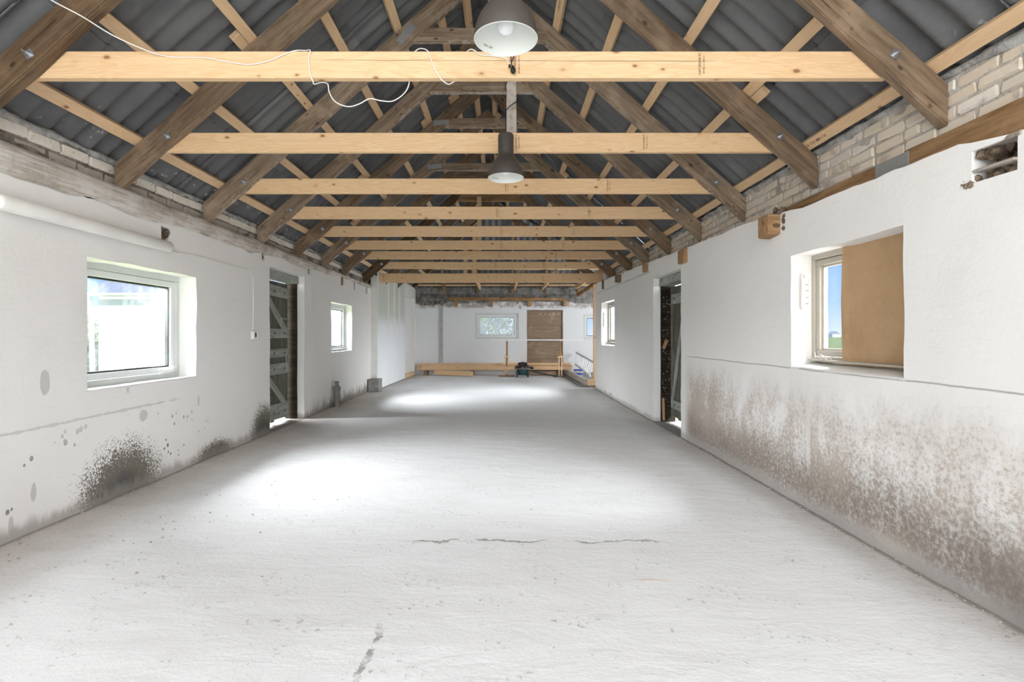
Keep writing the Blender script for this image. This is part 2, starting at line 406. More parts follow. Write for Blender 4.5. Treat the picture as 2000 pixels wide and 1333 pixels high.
def sheet_m():
    m = NT('fibre_cement_sheet', .7, .25)
    co = m.coord(rnd=9); n = m.noise(m.coord(scale=(2.2, 1, 1), rnd=5), 1.4, 4, .6); s = m.noise(m.coord(scale=(9, .8, 1), rnd=3), 1.6, 3)
    c = m.mix(m.sm(n, .3, .7), (.12, .122, .126), (.20, .203, .208)); c = m.mix(m.math('MULTIPLY', s, .35), c, (.19, .193, .20))
    oi = m.n('ShaderNodeObjectInfo'); c = m.mix(m.math('MULTIPLY', oi.outputs['Random'], .3), c, (.055, .055, .055))
    v = m.noise(co, 9, 5, .75); c = m.mix(m.math('MULTIPLY', m.sm(v, .70, .76), .4), c, (.42, .42, .42))
    x_, y_, z_ = m.xyz(); low = m.math('SUBTRACT', 1., m.sm(z_, 2.60, 2.80)); sp = m.sm(m.noise(m.world(), 11, 5, .7), .60, .66); c = m.mix(m.math('MULTIPLY', m.math('MULTIPLY', sp, low), .8), c, (.60, .60, .59))
    wv = m.n('ShaderNodeTexWave', wave_type='BANDS', bands_direction='Y'); m.l(m.coord(), wv.inputs[0]); wv.inputs['Scale'].default_value = 34
    m.color(c); m.bump(wv.outputs['Fac'], .25, .003); return m.m
M_sheet = sheet_m()
def floor_m():
    m = NT('whitewashed_concrete', .88, .2)
    x, y, z = m.xyz(); co = m.world()
    big = m.noise(co, .55, 5, .6); mid = m.noise(m.world((1, 1.6, 1)), 3.2, 6, .68, .3); fine = m.noise(co, 38, 4, .65)
    sw = m.noise(m.world((.8, 3.5, 1)), 1.7, 4, .6, 1.2)
    c = m.mix(m.math('MULTIPLY', m.sm(big, .36, .68), .55), (.825, .84, .855), (.745, .755, .76))
    c = m.mix(m.math('MULTIPLY', m.sm(sw, .5, .75), .25), c, (.66, .655, .64))
    pit = m.math('MULTIPLY', m.sm(fine, .57, .66), m.sm(mid, .50, .62))
    c = m.mix(m.math('MULTIPLY', pit, .7), c, (.40, .395, .37)); grit = m.sm(m.noise(co, 90, 3, .7), .60, .70); c = m.mix(m.math('MULTIPLY', grit, .22), c, (.50, .49, .47))
    v = m.voro(m.world((1, 1, 0)), 4.2); spot = m.sm(m.math('SUBTRACT', m.math('MULTIPLY', m.noise(co, 2.1, 1), .055), v.outputs['Distance']), .0, .008)
    c = m.mix(m.math('MULTIPLY', spot, .7), c, (.22, .19, .17))
    # bare brownish dusty strip at the foot of the walls, shade painted in at left
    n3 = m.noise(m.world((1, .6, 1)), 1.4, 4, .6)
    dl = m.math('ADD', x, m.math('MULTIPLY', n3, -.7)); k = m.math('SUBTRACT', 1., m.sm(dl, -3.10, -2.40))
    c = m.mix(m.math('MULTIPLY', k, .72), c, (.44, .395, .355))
    dr = m.math('ADD', x, m.math('MULTIPLY', n3, .6)); k2 = m.sm(dr, 1.95, 2.38); c = m.mix(m.math('MULTIPLY', k2, .6), c, (.46, .43, .395))
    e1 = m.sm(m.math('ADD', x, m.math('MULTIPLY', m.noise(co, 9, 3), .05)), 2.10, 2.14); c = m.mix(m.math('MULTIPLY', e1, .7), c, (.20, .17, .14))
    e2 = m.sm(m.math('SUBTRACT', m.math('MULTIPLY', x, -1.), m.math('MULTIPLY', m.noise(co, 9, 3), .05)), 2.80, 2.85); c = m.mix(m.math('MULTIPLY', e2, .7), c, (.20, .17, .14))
    # two long cracks in the screed
    def crack(lin, lo, hi, var, w=.014):
        a = m.math('ABSOLUTE', lin); k = m.math('MULTIPLY', m.math('SUBTRACT', 1., m.sm(a, w * .3, w)), m.math('MULTIPLY', m.sm(var, lo, lo + .15), m.math('SUBTRACT', 1., m.sm(var, hi - .2, hi)))); return k
    wob = m.math('MULTIPLY', m.math('SUBTRACT', m.noise(co, 4.5, 5, .65), .5), .22)
    k1 = crack(m.math('ADD', m.math('SUBTRACT', y, 3.12), wob), -.65, 1.0, x)
    wobx = m.math('MULTIPLY', m.math('SUBTRACT', m.noise(co, 6, 5, .7), .5), .10)
    k2_ = crack(m.math('ADD', m.math('ADD', x, .50), wobx), 1.7, 2.28, y, .014)
    ck = m.math('MULTIPLY', m.math('MAXIMUM', k1, k2_), m.sm(m.noise(co, 5, 2), .42, .56))
    c = m.mix(m.math('MULTIPLY', ck, .75), c, (.25, .24, .21))
    st = m.math('MULTIPLY', m.math('SUBTRACT', 1., m.sm(m.math('ABSOLUTE', m.math('ADD', m.math('SUBTRACT', y, 2.62), m.math('MULTIPLY', m.math('SUBTRACT', m.noise(co, 9, 2), .5), .06))), .002, .012)),
                m.math('MULTIPLY', m.sm(x, .62, .66), m.math('SUBTRACT', 1., m.sm(x, .78, .85)))); c = m.mix(m.math('MULTIPLY', st, .45), c, (.70, .38, .16))
    h = m.math('ADD', m.math('MULTIPLY', mid, 1.2), m.math('MULTIPLY', fine, .22)); h = m.math('SUBTRACT', h, m.math('MULTIPLY', pit, .35)); h = m.math('SUBTRACT', h, m.math('MULTIPLY', ck, 1.2))
    h = m.math('ADD', h, m.math('MULTIPLY', sw, .5))
    m.color(c); m.bump(h, .5, .016); return m.m
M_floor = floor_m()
M_frame = flat('window_frame_paint', (.66, .68, .66), .5)
M_frameb = flat('window_frame_beige', (.45, .42, .36), .6)
M_sash = flat('window_sash_white', (.80, .82, .82), .45)
M_white = flat('white_paint', (.84, .84, .83), .5)
M_plas = flat('white_plastic', (.82, .81, .78), .4)
M_grey = flat('lamp_shade_brown_grey', (.075, .064, .058), .45)
M_lin = flat('lamp_lining_white', (.80, .82, .78), .5)
M_black = flat('black_rubber', (.012, .012, .012), .5)
M_bulb = flat('opal_bulb', (.88, .88, .92), .2)
M_alu = flat('aluminium', (.86, .87, .88), .4, .0)
M_ink = flat('stamp_ink', (.20, .12, .07), .8)
M_inkb = flat('label_ink', (.12, .12, .12), .8)
M_vgreen = flat('vacuum_green', (.02, .065, .065), .4)
M_vblack = flat('vacuum_black', (.018, .02, .026), .35)
M_red = flat('red_plastic', (.65, .03, .05), .4)
M_blue = flat('blue_plastic', (.03, .07, .45), .4)
M_conc = mortar_m('concrete_block', (.24, .235, .22), (.36, .355, .34))
M_pipe = flat('grey_pipe', (.22, .22, .20), .6, .3)
M_foam = mortar_m('rubble', (.09, .065, .045), (.26, .20, .15))
def hard_m():
    m = NT('hardboard', .6, .3); co = m.coord(); n = m.noise(co, 3, 5, .65); f = m.noise(co, 26, 4, .7)
    c = m.mix(m.sm(n, .35, .7), (.50, .335, .185), (.42, .27, .14)); c = m.mix(m.math('MULTIPLY', m.sm(f, .55, .75), .35), c, (.60, .43, .26))
    v = m.voro(m.coord(scale=(1, 1, 1)), 6); s = m.sm(m.math('SUBTRACT', m.math('MULTIPLY', n, .10), v.outputs['Distance']), .0, .02); c = m.mix(m.math('MULTIPLY', s, .6), c, (.16, .09, .04))
    m.color(c); m.bump(f, .15, .003); return m.m
M_hard = hard_m()
def dry_m():
    m = NT('drywall_green', .85, .2); x, y, z = m.xyz(); n = m.noise(m.world(), 2.5, 4, .6)
    t = m.sm(m.math('ADD', z, m.math('MULTIPLY', m.math('SUBTRACT', n, .5), .25)), 1.35, 1.8)
    m.color(m.mix(t, (.80, .82, .84), (.60, .63, .56))); return m.m
M_dry = dry_m(); M_oldu = old_wood('half_whitewashed_timber', (.19, .135, .09), (.37, .285, .21), .85)
M_joint = flat('joint_compound', (.80, .80, .76), .85)
def glass_m(name, dirt, sheen=.05, tint=(.9, .93, .96), lo=.35, hi=.75, sc=2.5):
    m = NT(name); t = m.t; t.nodes.remove(m.b)
    tr = m.n('ShaderNodeBsdfTransparent'); df = m.n('ShaderNodeBsdfTranslucent'); d2 = m.n('ShaderNodeBsdfDiffuse'); gl = m.n('ShaderNodeBsdfGlossy'); gl.inputs['Roughness'].default_value = .06
    df.inputs[0].default_value = (*tint, 1); d2.inputs[0].default_value = (*tint, 1)
    a = m.n('ShaderNodeMixShader'); a.inputs[0].default_value = .35; m.l(df.outputs[0], a.inputs[1]); m.l(d2.outputs[0], a.inputs[2])
    n = m.noise(m.coord(scale=(1, 1, .45)), sc, 5, .7); f = m.sm(n, lo, hi); fac = m.math('MULTIPLY', f, dirt)
    b = m.n('ShaderNodeMixShader'); m.l(fac, b.inputs[0]); m.l(tr.outputs[0], b.inputs[1]); m.l(a.outputs[0], b.inputs[2])
    c = m.n('ShaderNodeMixShader'); c.inputs[0].default_value = sheen; m.l(b.outputs[0], c.inputs[1]); m.l(gl.outputs[0], c.inputs[2])
    m.l(c.outputs[0], m.out.inputs[0]); return m.m
M_glass = glass_m('dusty_glass', .08)
M_glassd = glass_m('dirty_glass', .5, .04, (.92, .95, .94), .2, .75, 6)
M_glassn = glass_m('clear_glass', .008, .04)
M_glassc = glass_m('streaked_glass', .06, .05, (.9, .93, .96), .45, .7, 5)

# ================================================================== floor
def grid_mesh(name, xs, ys, zf, mat, M=None, smooth=True):
    b = MB(); vs = [(x, y, zf(x, y)) for y in ys for x in xs]; nx = len(xs)
    fs = [(j * nx + i, j * nx + i + 1, (j + 1) * nx + i + 1, (j + 1) * nx + i) for j in range(len(ys) - 1) for i in range(nx - 1)]
    b.add(vs, fs, smooth); return b.build(name, mat, None, M or Matrix.Identity(4), fixn=False)
def lin(a, b, st): n = max(1, round((b - a) / st)); return [a + (b - a) * i / n for i in range(n + 1)]
def fz(x, y):
    z = .006 * fbm(x * .8, y * .8, 1) + .0035 * fbm(x * 4, y * 6, 5)
    return z - .004
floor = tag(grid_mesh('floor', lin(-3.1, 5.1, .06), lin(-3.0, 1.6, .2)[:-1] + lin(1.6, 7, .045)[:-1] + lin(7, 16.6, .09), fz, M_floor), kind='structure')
b = MB(); b.box((-3.3, -3.1, -.2), (5.3, 16.9, -.03)); sl = b.build('slab', M_conc, floor)

# ================================================================== plastered walls
def cuts(a0, a1, st, edges):
    es = sorted({a0, a1, *[e for e in edges if a0 < e < a1]}); out = []
    for p, q_ in zip(es, es[1:]): out += lin(p, q_, st)[:-1]
    return out + [es[-1]]
def wall(name, mat, P, a0, a1, z1, top, openings, thick, parent=None, step=.07, amp=.007, seed=0, out_from=None):
    """P(a, z, d) -> point, d grows outward from the room face. openings: (a0,a1,z0,z1,depth|None)"""
    al = cuts(a0, a1, step, [e for o in openings for e in o[:2]]); zl = cuts(-.04, z1, step, [e for o in openings for e in o[2:4]])
    nt_ = 3; zi = list(range(len(zl) + nt_))
    def zz(i, j):
        if j < len(zl): return zl[j]
        t = top(al[i]); return zl[-1] + (t - zl[-1]) * (j - len(zl) + 1) / nt_
    def pos(i, j, d):
        a, z = al[i], zz(i, j); w = .008
        f = 1 if d == 0 else .4
        da = w * fbm(a * 3, z * 3, 11 + seed, 2); dz = w * fbm(a * 3, z * 3, 31 + seed, 2)
        dd = amp * (fbm(a * 1.6, z * 1.6, seed) + .35 * fbm(a * 9, z * 9, seed + 3, 2)) * f
        if i in (0, len(al) - 1): da = 0
        return P(a + da, z + dz, d + dd)
    def op(i, j):
        if i < 0 or j < 0 or i >= len(al) - 1 or j >= len(zi) - 1: return None
        ca = (al[i] + al[i + 1]) / 2; cz = (zz(i, j) + zz(i, j + 1)) / 2 if j >= len(zl) - 1 else (zl[j] + zl[j + 1]) / 2
        for o in openings:
            if o[0] < ca < o[1] and o[2] < cz < o[3]: return o
        return None
    b = MB(); back = MB()
    n0 = len(al); vs = [pos(i, j, 0) for j in range(len(zi)) for i in range(n0)]; fs = []
    for j in range(len(zi) - 1):
        for i in range(n0 - 1):
            o = op(i, j)
            if o is None: fs.append((j * n0 + i, j * n0 + i + 1, (j + 1) * n0 + i + 1, (j + 1) * n0 + i))
            else:
                dep = o[4] or thick
                for (i2, j2, e0, e1) in ((i - 1, j, (i, j), (i, j + 1)), (i + 1, j, (i + 1, j), (i + 1, j + 1)), (i, j - 1, (i, j), (i + 1, j)), (i, j + 1, (i, j + 1), (i + 1, j + 1))):
                    if op(i2, j2) is None:
                        back.add([pos(*e0, 0), pos(*e1, 0), pos(*e1, dep), pos(*e0, dep)], [(0, 1, 2, 3)])
                if o[4]: back.add([pos(i, j, dep), pos(i + 1, j, dep), pos(i + 1, j + 1, dep), pos(i, j + 1, dep)], [(0, 1, 2, 3)])
            if o is None or o[4]:
                back.add([P(al[i], zz(i, j), thick), P(al[i + 1], zz(i + 1, j), thick), P(al[i + 1], zz(i + 1, j + 1), thick), P(al[i], zz(i, j + 1), thick)], [(0, 1, 2, 3)])
    J = len(zi) - 1
    for i in range(n0 - 1):
        if op(i, J - 1) is None: back.add([pos(i, J, 0), pos(i + 1, J, 0), P(al[i + 1], zz(i + 1, J), thick), P(al[i], zz(i, J), thick)], [(0, 1, 2, 3)])
    for i in (0, n0 - 1):
        for j in range(J): back.add([pos(i, j, 0), pos(i, j + 1, 0), P(al[i], zz(i, j + 1), thick), P(al[i], zz(i, j), thick)], [(0, 1, 2, 3)])
    b.add(vs, fs, True); b.v_len = len(vs); b.add(back.v, back.f, False)
    return b.build(name, mat, parent, Matrix.Identity(4), fixn=False)

XL, XR, YB = -2.875, 2.13, 16.5
PL = lambda a, z, d: Vector((XL - d, a, z))
PR = lambda a, z, d: Vector((XR + d, a, z))
PB = lambda a, z, d: Vector((a, YB + d, z))
W1 = (3.69, 5.01, .81, 1.75); W2 = (8.98, 10.2, .91, 1.77); D1 = (6.60, 7.75, -.04, 2.06)
W3 = (2.82, 3.92, .965, 1.785); W4 = (10.07, 11.36, .99, 1.89); D2 = (6.33, 7.48, -.04, 2.0)
def topL(y): return 2.17 + .012 * max(0, y - 3) + .03 * fbm(y * 1.3, 0, 3) + .012 * fbm(y * 9, 0, 7)
def topR(y):
    pts = [(-3, 2.04), (2.2, 2.05), (2.45, 2.085), (3.0, 2.10), (3.8, 2.11), (4.15, 2.15), (4.35, 2.17), (6, 2.21), (8, 2.27), (11.6, 2.37), (17, 2.37)]
    for (p, q_), (r, s_) in zip(pts, pts[1:]):
        if p <= y <= r: return q_ + (s_ - q_) * (y - p) / (r - p) + .010 * fbm(y * 2, 0, 3) + .006 * fbm(y * 11, 0, 9)
    return 2.3
w_l = tag(wall('wall_left', M_wl, PL, -3.0, 16.9, 2.10, topL, [(*W1, None), (*W2, None), (*D1, None), (4.50, 4.63, 1.97, 2.12, .14), (6.38, 6.47, 2.10, 2.20, .12), (7.90, 8.02, 2.10, 2.23, .1), (9.52, 9.66, 2.10, 2.25, .1), (10.35, 10.43, 2.10, 2.25, .08), (11.25, 11.42, 2.10, 2.35, .12)], .28, seed=1), kind='structure')
w_r = tag(wall('wall_right', M_wr, PR, -3.0, 12.1, 2.035, topR, [(*W3, None), (*W4, None), (*D2, None), (2.20, 2.42, 1.89, 2.035, .16)], .27, seed=2), kind='structure')
w_b = tag(wall('wall_back', M_wb, PB, -3.2, 5.2, 2.0, lambda a: 2.25 + .02 * fbm(a * 2, 0, 3), [(-.83, .52, 1.09, 1.91, None), (2.52, 3.7, 1.07, 1.87, None), (.78, 1.90, -.04, 2.0, .12)], .4, seed=3, step=.1), kind='structure')
def solid(name, p0, p1, mat=M_wp, kind='structure', parent=None):
    b = MB(); b.box(p0, p1); o = b.build(name, mat, parent)
    if kind and not parent: o['kind'] = kind
    return o
# wall behind the viewpoint with an unseen gap added for the rear lamp, and the wing's other walls
b = MB(); b.box((-3.2, -3.4, 0), (-2.6, -3.0, 2.6)); b.box((1.9, -3.4, 0), (2.7, -3.0, 2.6)); b.box((-3.2, -3.4, 2.55), (2.7, -3.0, 4.9)); tag(b.build('wall_front', M_wp), kind='structure')
solid('wall_wing_front', (2.6, 11.75, 0), (5.4, 12.1, 2.55)); solid('wall_wing_end', (5.2, 12.1, 0), (5.5, 16.9, 4.8))

# raised lower coat on the right wall (ledge line)
# ================================================================== upper wall zones: bricks, mortar, plates
XRI = -.24; SL = .885; AB = 3.42  # ridge x, slope, rafter underside at the ridge (above eye level)
ANG = math.atan(SL)
def hb(x): return CAMZ + AB - SL * abs(x - XRI)   # z of rafter underside
RV = .225                                          # vertical depth of a rafter
BT = .045 / math.cos(ANG)                          # batten, vertical
def hs(x): return hb(x) + RV + BT                  # z of the sheet plane

def backing(name, P, a0, a1, zf0, zf1, thick, mat, parent, st=.09, amp=.012, seed=5):
    al = lin(a0, a1, st); b = MB(); rows = 5; n0 = len(al)
    def pos(i, j):
        a = al[i]; z = zf0(a) + (zf1(a) - zf0(a)) * j / rows
        return P(a, z, amp * fbm(a * 4, z * 8, seed))
    vs = [pos(i, j) for j in range(rows + 1) for i in range(n0)]
    fs = [(j * n0 + i, j * n0 + i + 1, (j + 1) * n0 + i + 1, (j + 1) * n0 + i) for j in range(rows) for i in range(n0 - 1)]
    b.add(vs, fs, True)
    for i in range(n0 - 1):
        b.add([pos(i, rows), pos(i + 1, rows), P(al[i + 1], zf1(al[i + 1]), thick), P(al[i], zf1(al[i]), thick)], [(0, 1, 2, 3)])
        b.add([P(al[i], zf0(al[i]), thick), P(al[i + 1], zf0(al[i + 1]), thick), P(al[i + 1], zf1(al[i + 1]), thick), P(al[i], zf1(al[i]), thick)], [(0, 1, 2, 3)])
    return b.build(name, mat, parent, Matrix.Identity(4), fixn=False)
XBL, XBR = -2.935, 2.375
backing('mortar_band', lambda a, z, d: Vector((XBL - d, a, z)), -3, 12.2, lambda a: 2.12, lambda a: hs(XBL) - .01 + .012 * fbm(a * 5, 0, 3), .2, M_mortd, w_l)
backing('mortar_band', lambda a, z, d: Vector((XBR + d, a, z)), -3, 12.1, lambda a: 2.0, lambda a: hs(XBR) - .02 + .014 * fbm(a * 5, 0, 4), .14, M_mort, w_r, seed=8)
# lumpy grey bedding between masonry and sheets
def bedding(P, a0, a1, zt, parent, seed, h0=.05, h1=.11):
    al = lin(a0, a1, .05); b = MB(); vs = []
    for a in al:
        hh = h0 + (h1 - h0) * max(0, min(1, .5 + .9 * fbm(a * 2.6, 0, seed))); pr = .015 + .02 * (.5 + fbm(a * 5, 2, seed))
        vs += [P(a, zt - hh - .02 * fbm(a * 9, 5, seed), -.004), P(a, zt - hh * .6, -pr), P(a, zt - .01 + .015 * fbm(a * 6, 8, seed), -pr * .7), P(a, zt + .02, .06)]
    fs = [(i * 4 + k, i * 4 + k + 1, i * 4 + k + 5, i * 4 + k + 4) for i in range(len(al) - 1) for k in range(3)]
    b.add(vs, fs, True); return b.build('bedding_mortar', M_mortg, parent, Matrix.Identity(4), fixn=False)
bedding(lambda a, z, d: Vector((XBL - d, a, z)), -1, 12, hs(XBL) + .015, w_l, 1, .03, .075)
bedding(lambda a, z, d: Vector((XBR + d, a, z)), -1, 12, hs(XBR) + .015, w_r, 4, .015, .075)

# brick shapes, shared
def brick_mesh(L, H, D, seed):
    bm = bmesh.new(); bmesh.ops.create_cube(bm, size=1.)
    for v in bm.verts: v.co = Vector((v.co.x * D, v.co.y * L, v.co.z * H))
    bmesh.ops.bevel(bm, geom=list(bm.edges), offset=.009, segments=1, affect='EDGES')
    rr = random.Random(seed)
    for v in bm.verts: v.co += Vector((rr.uniform(-.004, .004), rr.uniform(-.006, .006), rr.uniform(-.004, .004)))
    me = bpy.data.meshes.new('brick'); bm.to_mesh(me); bm.free(); me.materials.append(M_brick); return me
BRK = [brick_mesh(.226, .060, .05, s) for s in range(5)]; BRH = [brick_mesh(.112, .060, .05, s + 9) for s in range(3)]
BRL = [brick_mesh(.228, .066, .05, s + 20) for s in range(4)]
BRS = [brick_mesh(.235, .074, .05, s + 30) for s in range(4)]
for me_ in BRL: me_.materials[0] = M_brickl
for me_ in BRS: me_.materials[0] = M_bricks
rb = random.Random(3)
RAFY = [2.89, 4.05, 5.23, 6.37, 7.50, 8.63, 9.73, 11.15]
def bricks(parent, x, out, y0, y1, rows, meshes, halves, L, skip_r=True):
    for ri, (z, proud) in enumerate(rows):
        y = y0 + (.12 if ri % 2 else 0)
        while y < y1:
            half = rb.random() < .13; ln = L / 2 if half else L
            yc = y + ln / 2; y += ln + .012
            if rb.random() < .04: continue
            if skip_r and any(abs(yc - (r - .035)) < ln / 2 + .02 for r in RAFY) :
                if not half: 
                    yc += 0
            zr = z(yc) if callable(z) else z
            if zr is None: continue
            o = bpy.data.objects.new('brick', rb.choice(halves if half else meshes)); COL.objects.link(o)
            M = Matrix.Translation((x + out * (.025 - proud + rb.uniform(-.003, .004)), yc, zr + rb.uniform(-.003, .003))) @ Matrix.Rotation(rb.uniform(-.02, .02), 4, 'X')
            place(o, M, parent)
bricks(w_r, XBR, 1, 1.7, 12.0, [(lambda y: 2.305, .009), (lambda y: 2.375, .012), (lambda y: 2.447, .008), (lambda y: 2.518, .006)], BRK, BRH, .228)
bricks(w_r, XBR, 1, 4.4, 12.0, [(lambda y: 2.235 if y < 9 else None, .008)], BRK, BRH, .228)
bricks(w_l, XBL, -1, 2.2, 11.5, [(2.445, .020)], BRL, BRL, .23)
bricks(w_l, XBL, -1, 2.32, 11.5, [(2.362, .004)], BRS, BRS, .235)

# timbers ----------------------------------------------------------
def timber(name, p, q_, w, h, mat, parent=None, up=(0, 0, 1), jit=0., seg=1, bevel=.004, tw=0.):
    """a timber whose own X axis runs along it; w across, h along up"""
    p, q_ = Vector(p), Vector(q_); L = (q_ - p).length; d = (q_ - p).normalized(); up = Vector(up)
    sd = up.cross(d).normalized(); u = d.cross(sd).normalized()
    M = Matrix((( d.x, sd.x, u.x, p.x), (d.y, sd.y, u.y, p.y), (d.z, sd.z, u.z, p.z), (0, 0, 0, 1)))
    rr = random.Random(int(p.x * 97 + p.y * 31 + p.z * 13 + L * 7))
    vs = []; n = seg; ph = [rr.uniform(0, 50) for _ in range(8)]
    for i in range(n + 1):
        x = L * i / n
        for k, (sy, sz) in enumerate(((-1, -1), (1, -1), (1, 1), (-1, 1))):
            jy = jit * noise.noise(Vector((x * 2.2, ph[k], 0))) * 1.6; jz = jit * noise.noise(Vector((x * 2.2, ph[k + 4], 7))) * 1.6
            vs.append(Vector((x, sy * w / 2 + jy, sz * h / 2 + jz)))
    fs = [(3, 2, 1, 0), tuple(n * 4 + k for k in range(4))]
    for i in range(n):
        for k in range(4):
            a = i * 4 + k; b_ = i * 4 + (k + 1) % 4; fs.append((a, b_, b_ + 4, a + 4))
    me = bpy.data.meshes.new(name); me.from_pydata([tuple(v) for v in vs], [], fs)
    bm = bmesh.new(); bm.from_mesh(me); bmesh.ops.recalc_face_normals(bm, faces=bm.faces)
    if bevel: bmesh.ops.bevel(bm, geom=[e_ for e_ in bm.edges if e_.calc_face_angle(0) > .8], offset=bevel, segments=1, affect='EDGES')
    bm.to_mesh(me); bm.free(); me.materials.append(mat)
    o = bpy.data.objects.new(name, me); COL.objects.link(o); return place(o, M, parent)

# left worn ledge
def ledge():
    al = lin(-3, 11.9, .07); b = MB(); vs = []
    for a in al:
        w1 = .018 * fbm(a * 2, 1, 1); w2 = .02 * fbm(a * 3, 4, 2); nar = max(0, min(1, (a - 5) / 5))
        zb = 2.15 + .09 * nar + .05 * fbm(a * 1.1, 3, 5) + .02 * fbm(a * 5, 3, 5)
        vs += [Vector((XL + .004, a, zb)), Vector((XL + .034 + w1 * .6, a, zb + .05 + w2 * .4)), Vector((XL + .038 + w1 * .6, a, 2.285 + w2 * .5)), Vector((XL + .015 + w1 * .3, a, 2.318 + w2 * .3)), Vector((XBL - .03, a, 2.325 + w1 * .3))]
    fs = [(i * 5 + k, i * 5 + k + 1, i * 5 + k + 6, i * 5 + k + 5) for i in range(len(al) - 1) for k in range(4)]
    b.add(vs, fs, True); return b.build('worn_ledge', M_ledge, w_l, Matrix.Identity(4), fixn=False)
ledge()
# right wall plate, two lengths with a joint plate
timber('wall_plate', (2.345, -1.5, 2.165), (2.345, 3.02, 2.165), .13, .16, M_plate, w_r, jit=.004, seg=16)
timber('wall_plate', (2.345, 3.19, 2.165), (2.345, 4.34, 2.150), .13, .15, M_plate, w_r, jit=.004, seg=8)
b = MB(); b.box((2.272, 2.98, 2.085), (2.28, 3.24, 2.235)); b.build('joint_plate', M_zinc, w_r)

# beam stubs sawn off in the walls
def stub(parent, x0, x1, y0, y1, z0, z1, mat=M_stub):
    timber('sawn_stub', (x0, (y0 + y1) / 2, (z0 + z1) / 2), (x1, (y0 + y1) / 2, (z0 + z1) / 2), y1 - y0, z1 - z0, mat, parent, jit=.012, seg=4, bevel=.006)
stub(w_r, 2.035, 2.2, 4.07, 4.24, 1.97, 2.13)
stub(w_r, 2.08, 2.2, 6.10, 6.30, 2.04, 2.20); stub(w_r, 2.09, 2.2, 7.75, 7.93, 2.14, 2.27); stub(w_r, 2.05, 2.2, 9.50, 9.66, 2.16, 2.29, M_old); stub(w_r, 2.10, 2.2, 11.1, 11.2, 2.18, 2.36, M_old)
stub(w_l, -2.98, -2.90, 4.52, 4.60, 1.98, 2.03); stub(w_l, -3.0, -2.865, 9.54, 9.63, 2.12, 2.26)
def rubble(parent, c, ex, n, seed, mat=M_foam, r0=.015, r1=.04):
    rr = random.Random(seed); b = MB()
    for _ in range(n):
        p = Vector((c[0] + rr.uniform(-1, 1) * ex[0], c[1] + rr.uniform(-1, 1) * ex[1], c[2] + rr.uniform(-1, 1) * ex[2])); r = rr.uniform(r0, r1)
        bm = bmesh.new(); bmesh.ops.create_icosphere(bm, subdivisions=1, radius=r)
        vs = [v.co * (1 + rr.uniform(-.25, .25)) + p for v in bm.verts]; fs = [[v.index for v in f.verts] for f in bm.faces]; bm.free()
        b.add(vs, fs)
    o = b.build('rubble', mat, parent); o['kind'] = 'stuff'; return o
rubble(w_r, (2.22, 2.30, 1.93), (.05, .09, .04), 34, 1); rubble(w_r, (2.20, 2.36, 2.02), (.06, .05, .03), 16, 2); rubble(w_r, (2.15, 2.44, 1.90), (.015, .03, .03), 12, 5, r0=.008, r1=.02)
timber('whitewashed_lath', (2.15, 2.18, 2.035), (2.18, 2.47, 2.05), .05, .022, M_oldw, w_r, jit=.004, seg=5)
timber('whitewashed_lath', (2.14, 2.20, 1.935), (2.16, 2.44, 1.945), .05, .012, M_oldw, w_r, jit=.004, seg=5)
for (y, z, n, ez) in ((4.56, 2.04, 26, .06), (6.42, 2.15, 10, .04), (7.96, 2.17, 26, .09), (9.59, 2.13, 6, .05), (10.39, 2.18, 10, .06)):
    rubble(w_l, (-2.92, y, z), (.03, .04, ez), n, int(y * 10), r0=.012, r1=.026)
rubble(w_r, (2.14, 4.09, 2.15), (.03, .06, .02), 18, 12, r0=.01, r1=.022); rubble(w_r, (2.14, 4.02, 2.06), (.015, .015, .07), 16, 13, r0=.008, r1=.018)

# ================================================================== roof: sheets, ridge caps, battens
ceil = empty('ceiling', (XRI, 0, CAMZ + AB), kind='structure')
PITCH = .177
YRG = 14.2
def sheet(u0, n_waves, v0f, v1f, org, U, V, N, off, ph=0.):
    """org + u*U + v*V, corrugated along N"""
    S = 8; b = MB(); vs = []; ok = False
    cols = n_waves * S + 1
    for i in range(cols):
        u = u0 + i * PITCH / S; w = .024 * math.cos(2 * math.pi * (u / PITCH) + ph) + off
        va, vb = v0f(u), v1f(u)
        if vb - va > .05: ok = True
        vb = max(vb, va)
        for t in range(4): v = va + (vb - va) * t / 3; vs.append(org + U * u + V * v + N * w)
    if not ok: return
    fs = [(i * 4 + t, (i + 1) * 4 + t, (i + 1) * 4 + t + 1, i * 4 + t + 1) for i in range(cols - 1) for t in range(3)]
    b.add(vs, fs, True)
    # thickness: same surface lifted
    n = len(vs); b.add([v + N * .007 for v in vs], fs, True)
    b.add([vs[i * 4] for i in range(cols)] + [vs[i * 4] + N * .007 for i in range(cols)], [(i, i + 1, cols + i + 1, cols + i) for i in range(cols - 1)])
    b.add([vs[i * 4 + 3] for i in range(cols)] + [vs[i * 4 + 3] + N * .007 for i in range(cols)], [(i, i + 1, cols + i + 1, cols + i) for i in range(cols - 1)])
    for c_ in (0, (cols - 1) * 4): b.add([vs[c_], vs[c_ + 3], vs[c_ + 3] + N * .007, vs[c_] + N * .007], [(0, 1, 2, 3)])
    # object axes follow the slope: own X along the run, own Y up the slope
    o0 = vs[0]; M = Matrix(((U.x, V.x, N.x, o0.x), (U.y, V.y, N.y, o0.y), (U.z, V.z, N.z, o0.z), (0, 0, 0, 1)))
    b.build('roof_sheet', M_sheet, ceil, M, fixn=False)
ca, sa = math.cos(ANG), math.sin(ANG)
YU = Vector((0, 1, 0)); XU = Vector((1, 0, 0))
off0 = .028
run = 3.15                      # horizontal run from ridge to eave
LS = run / ca
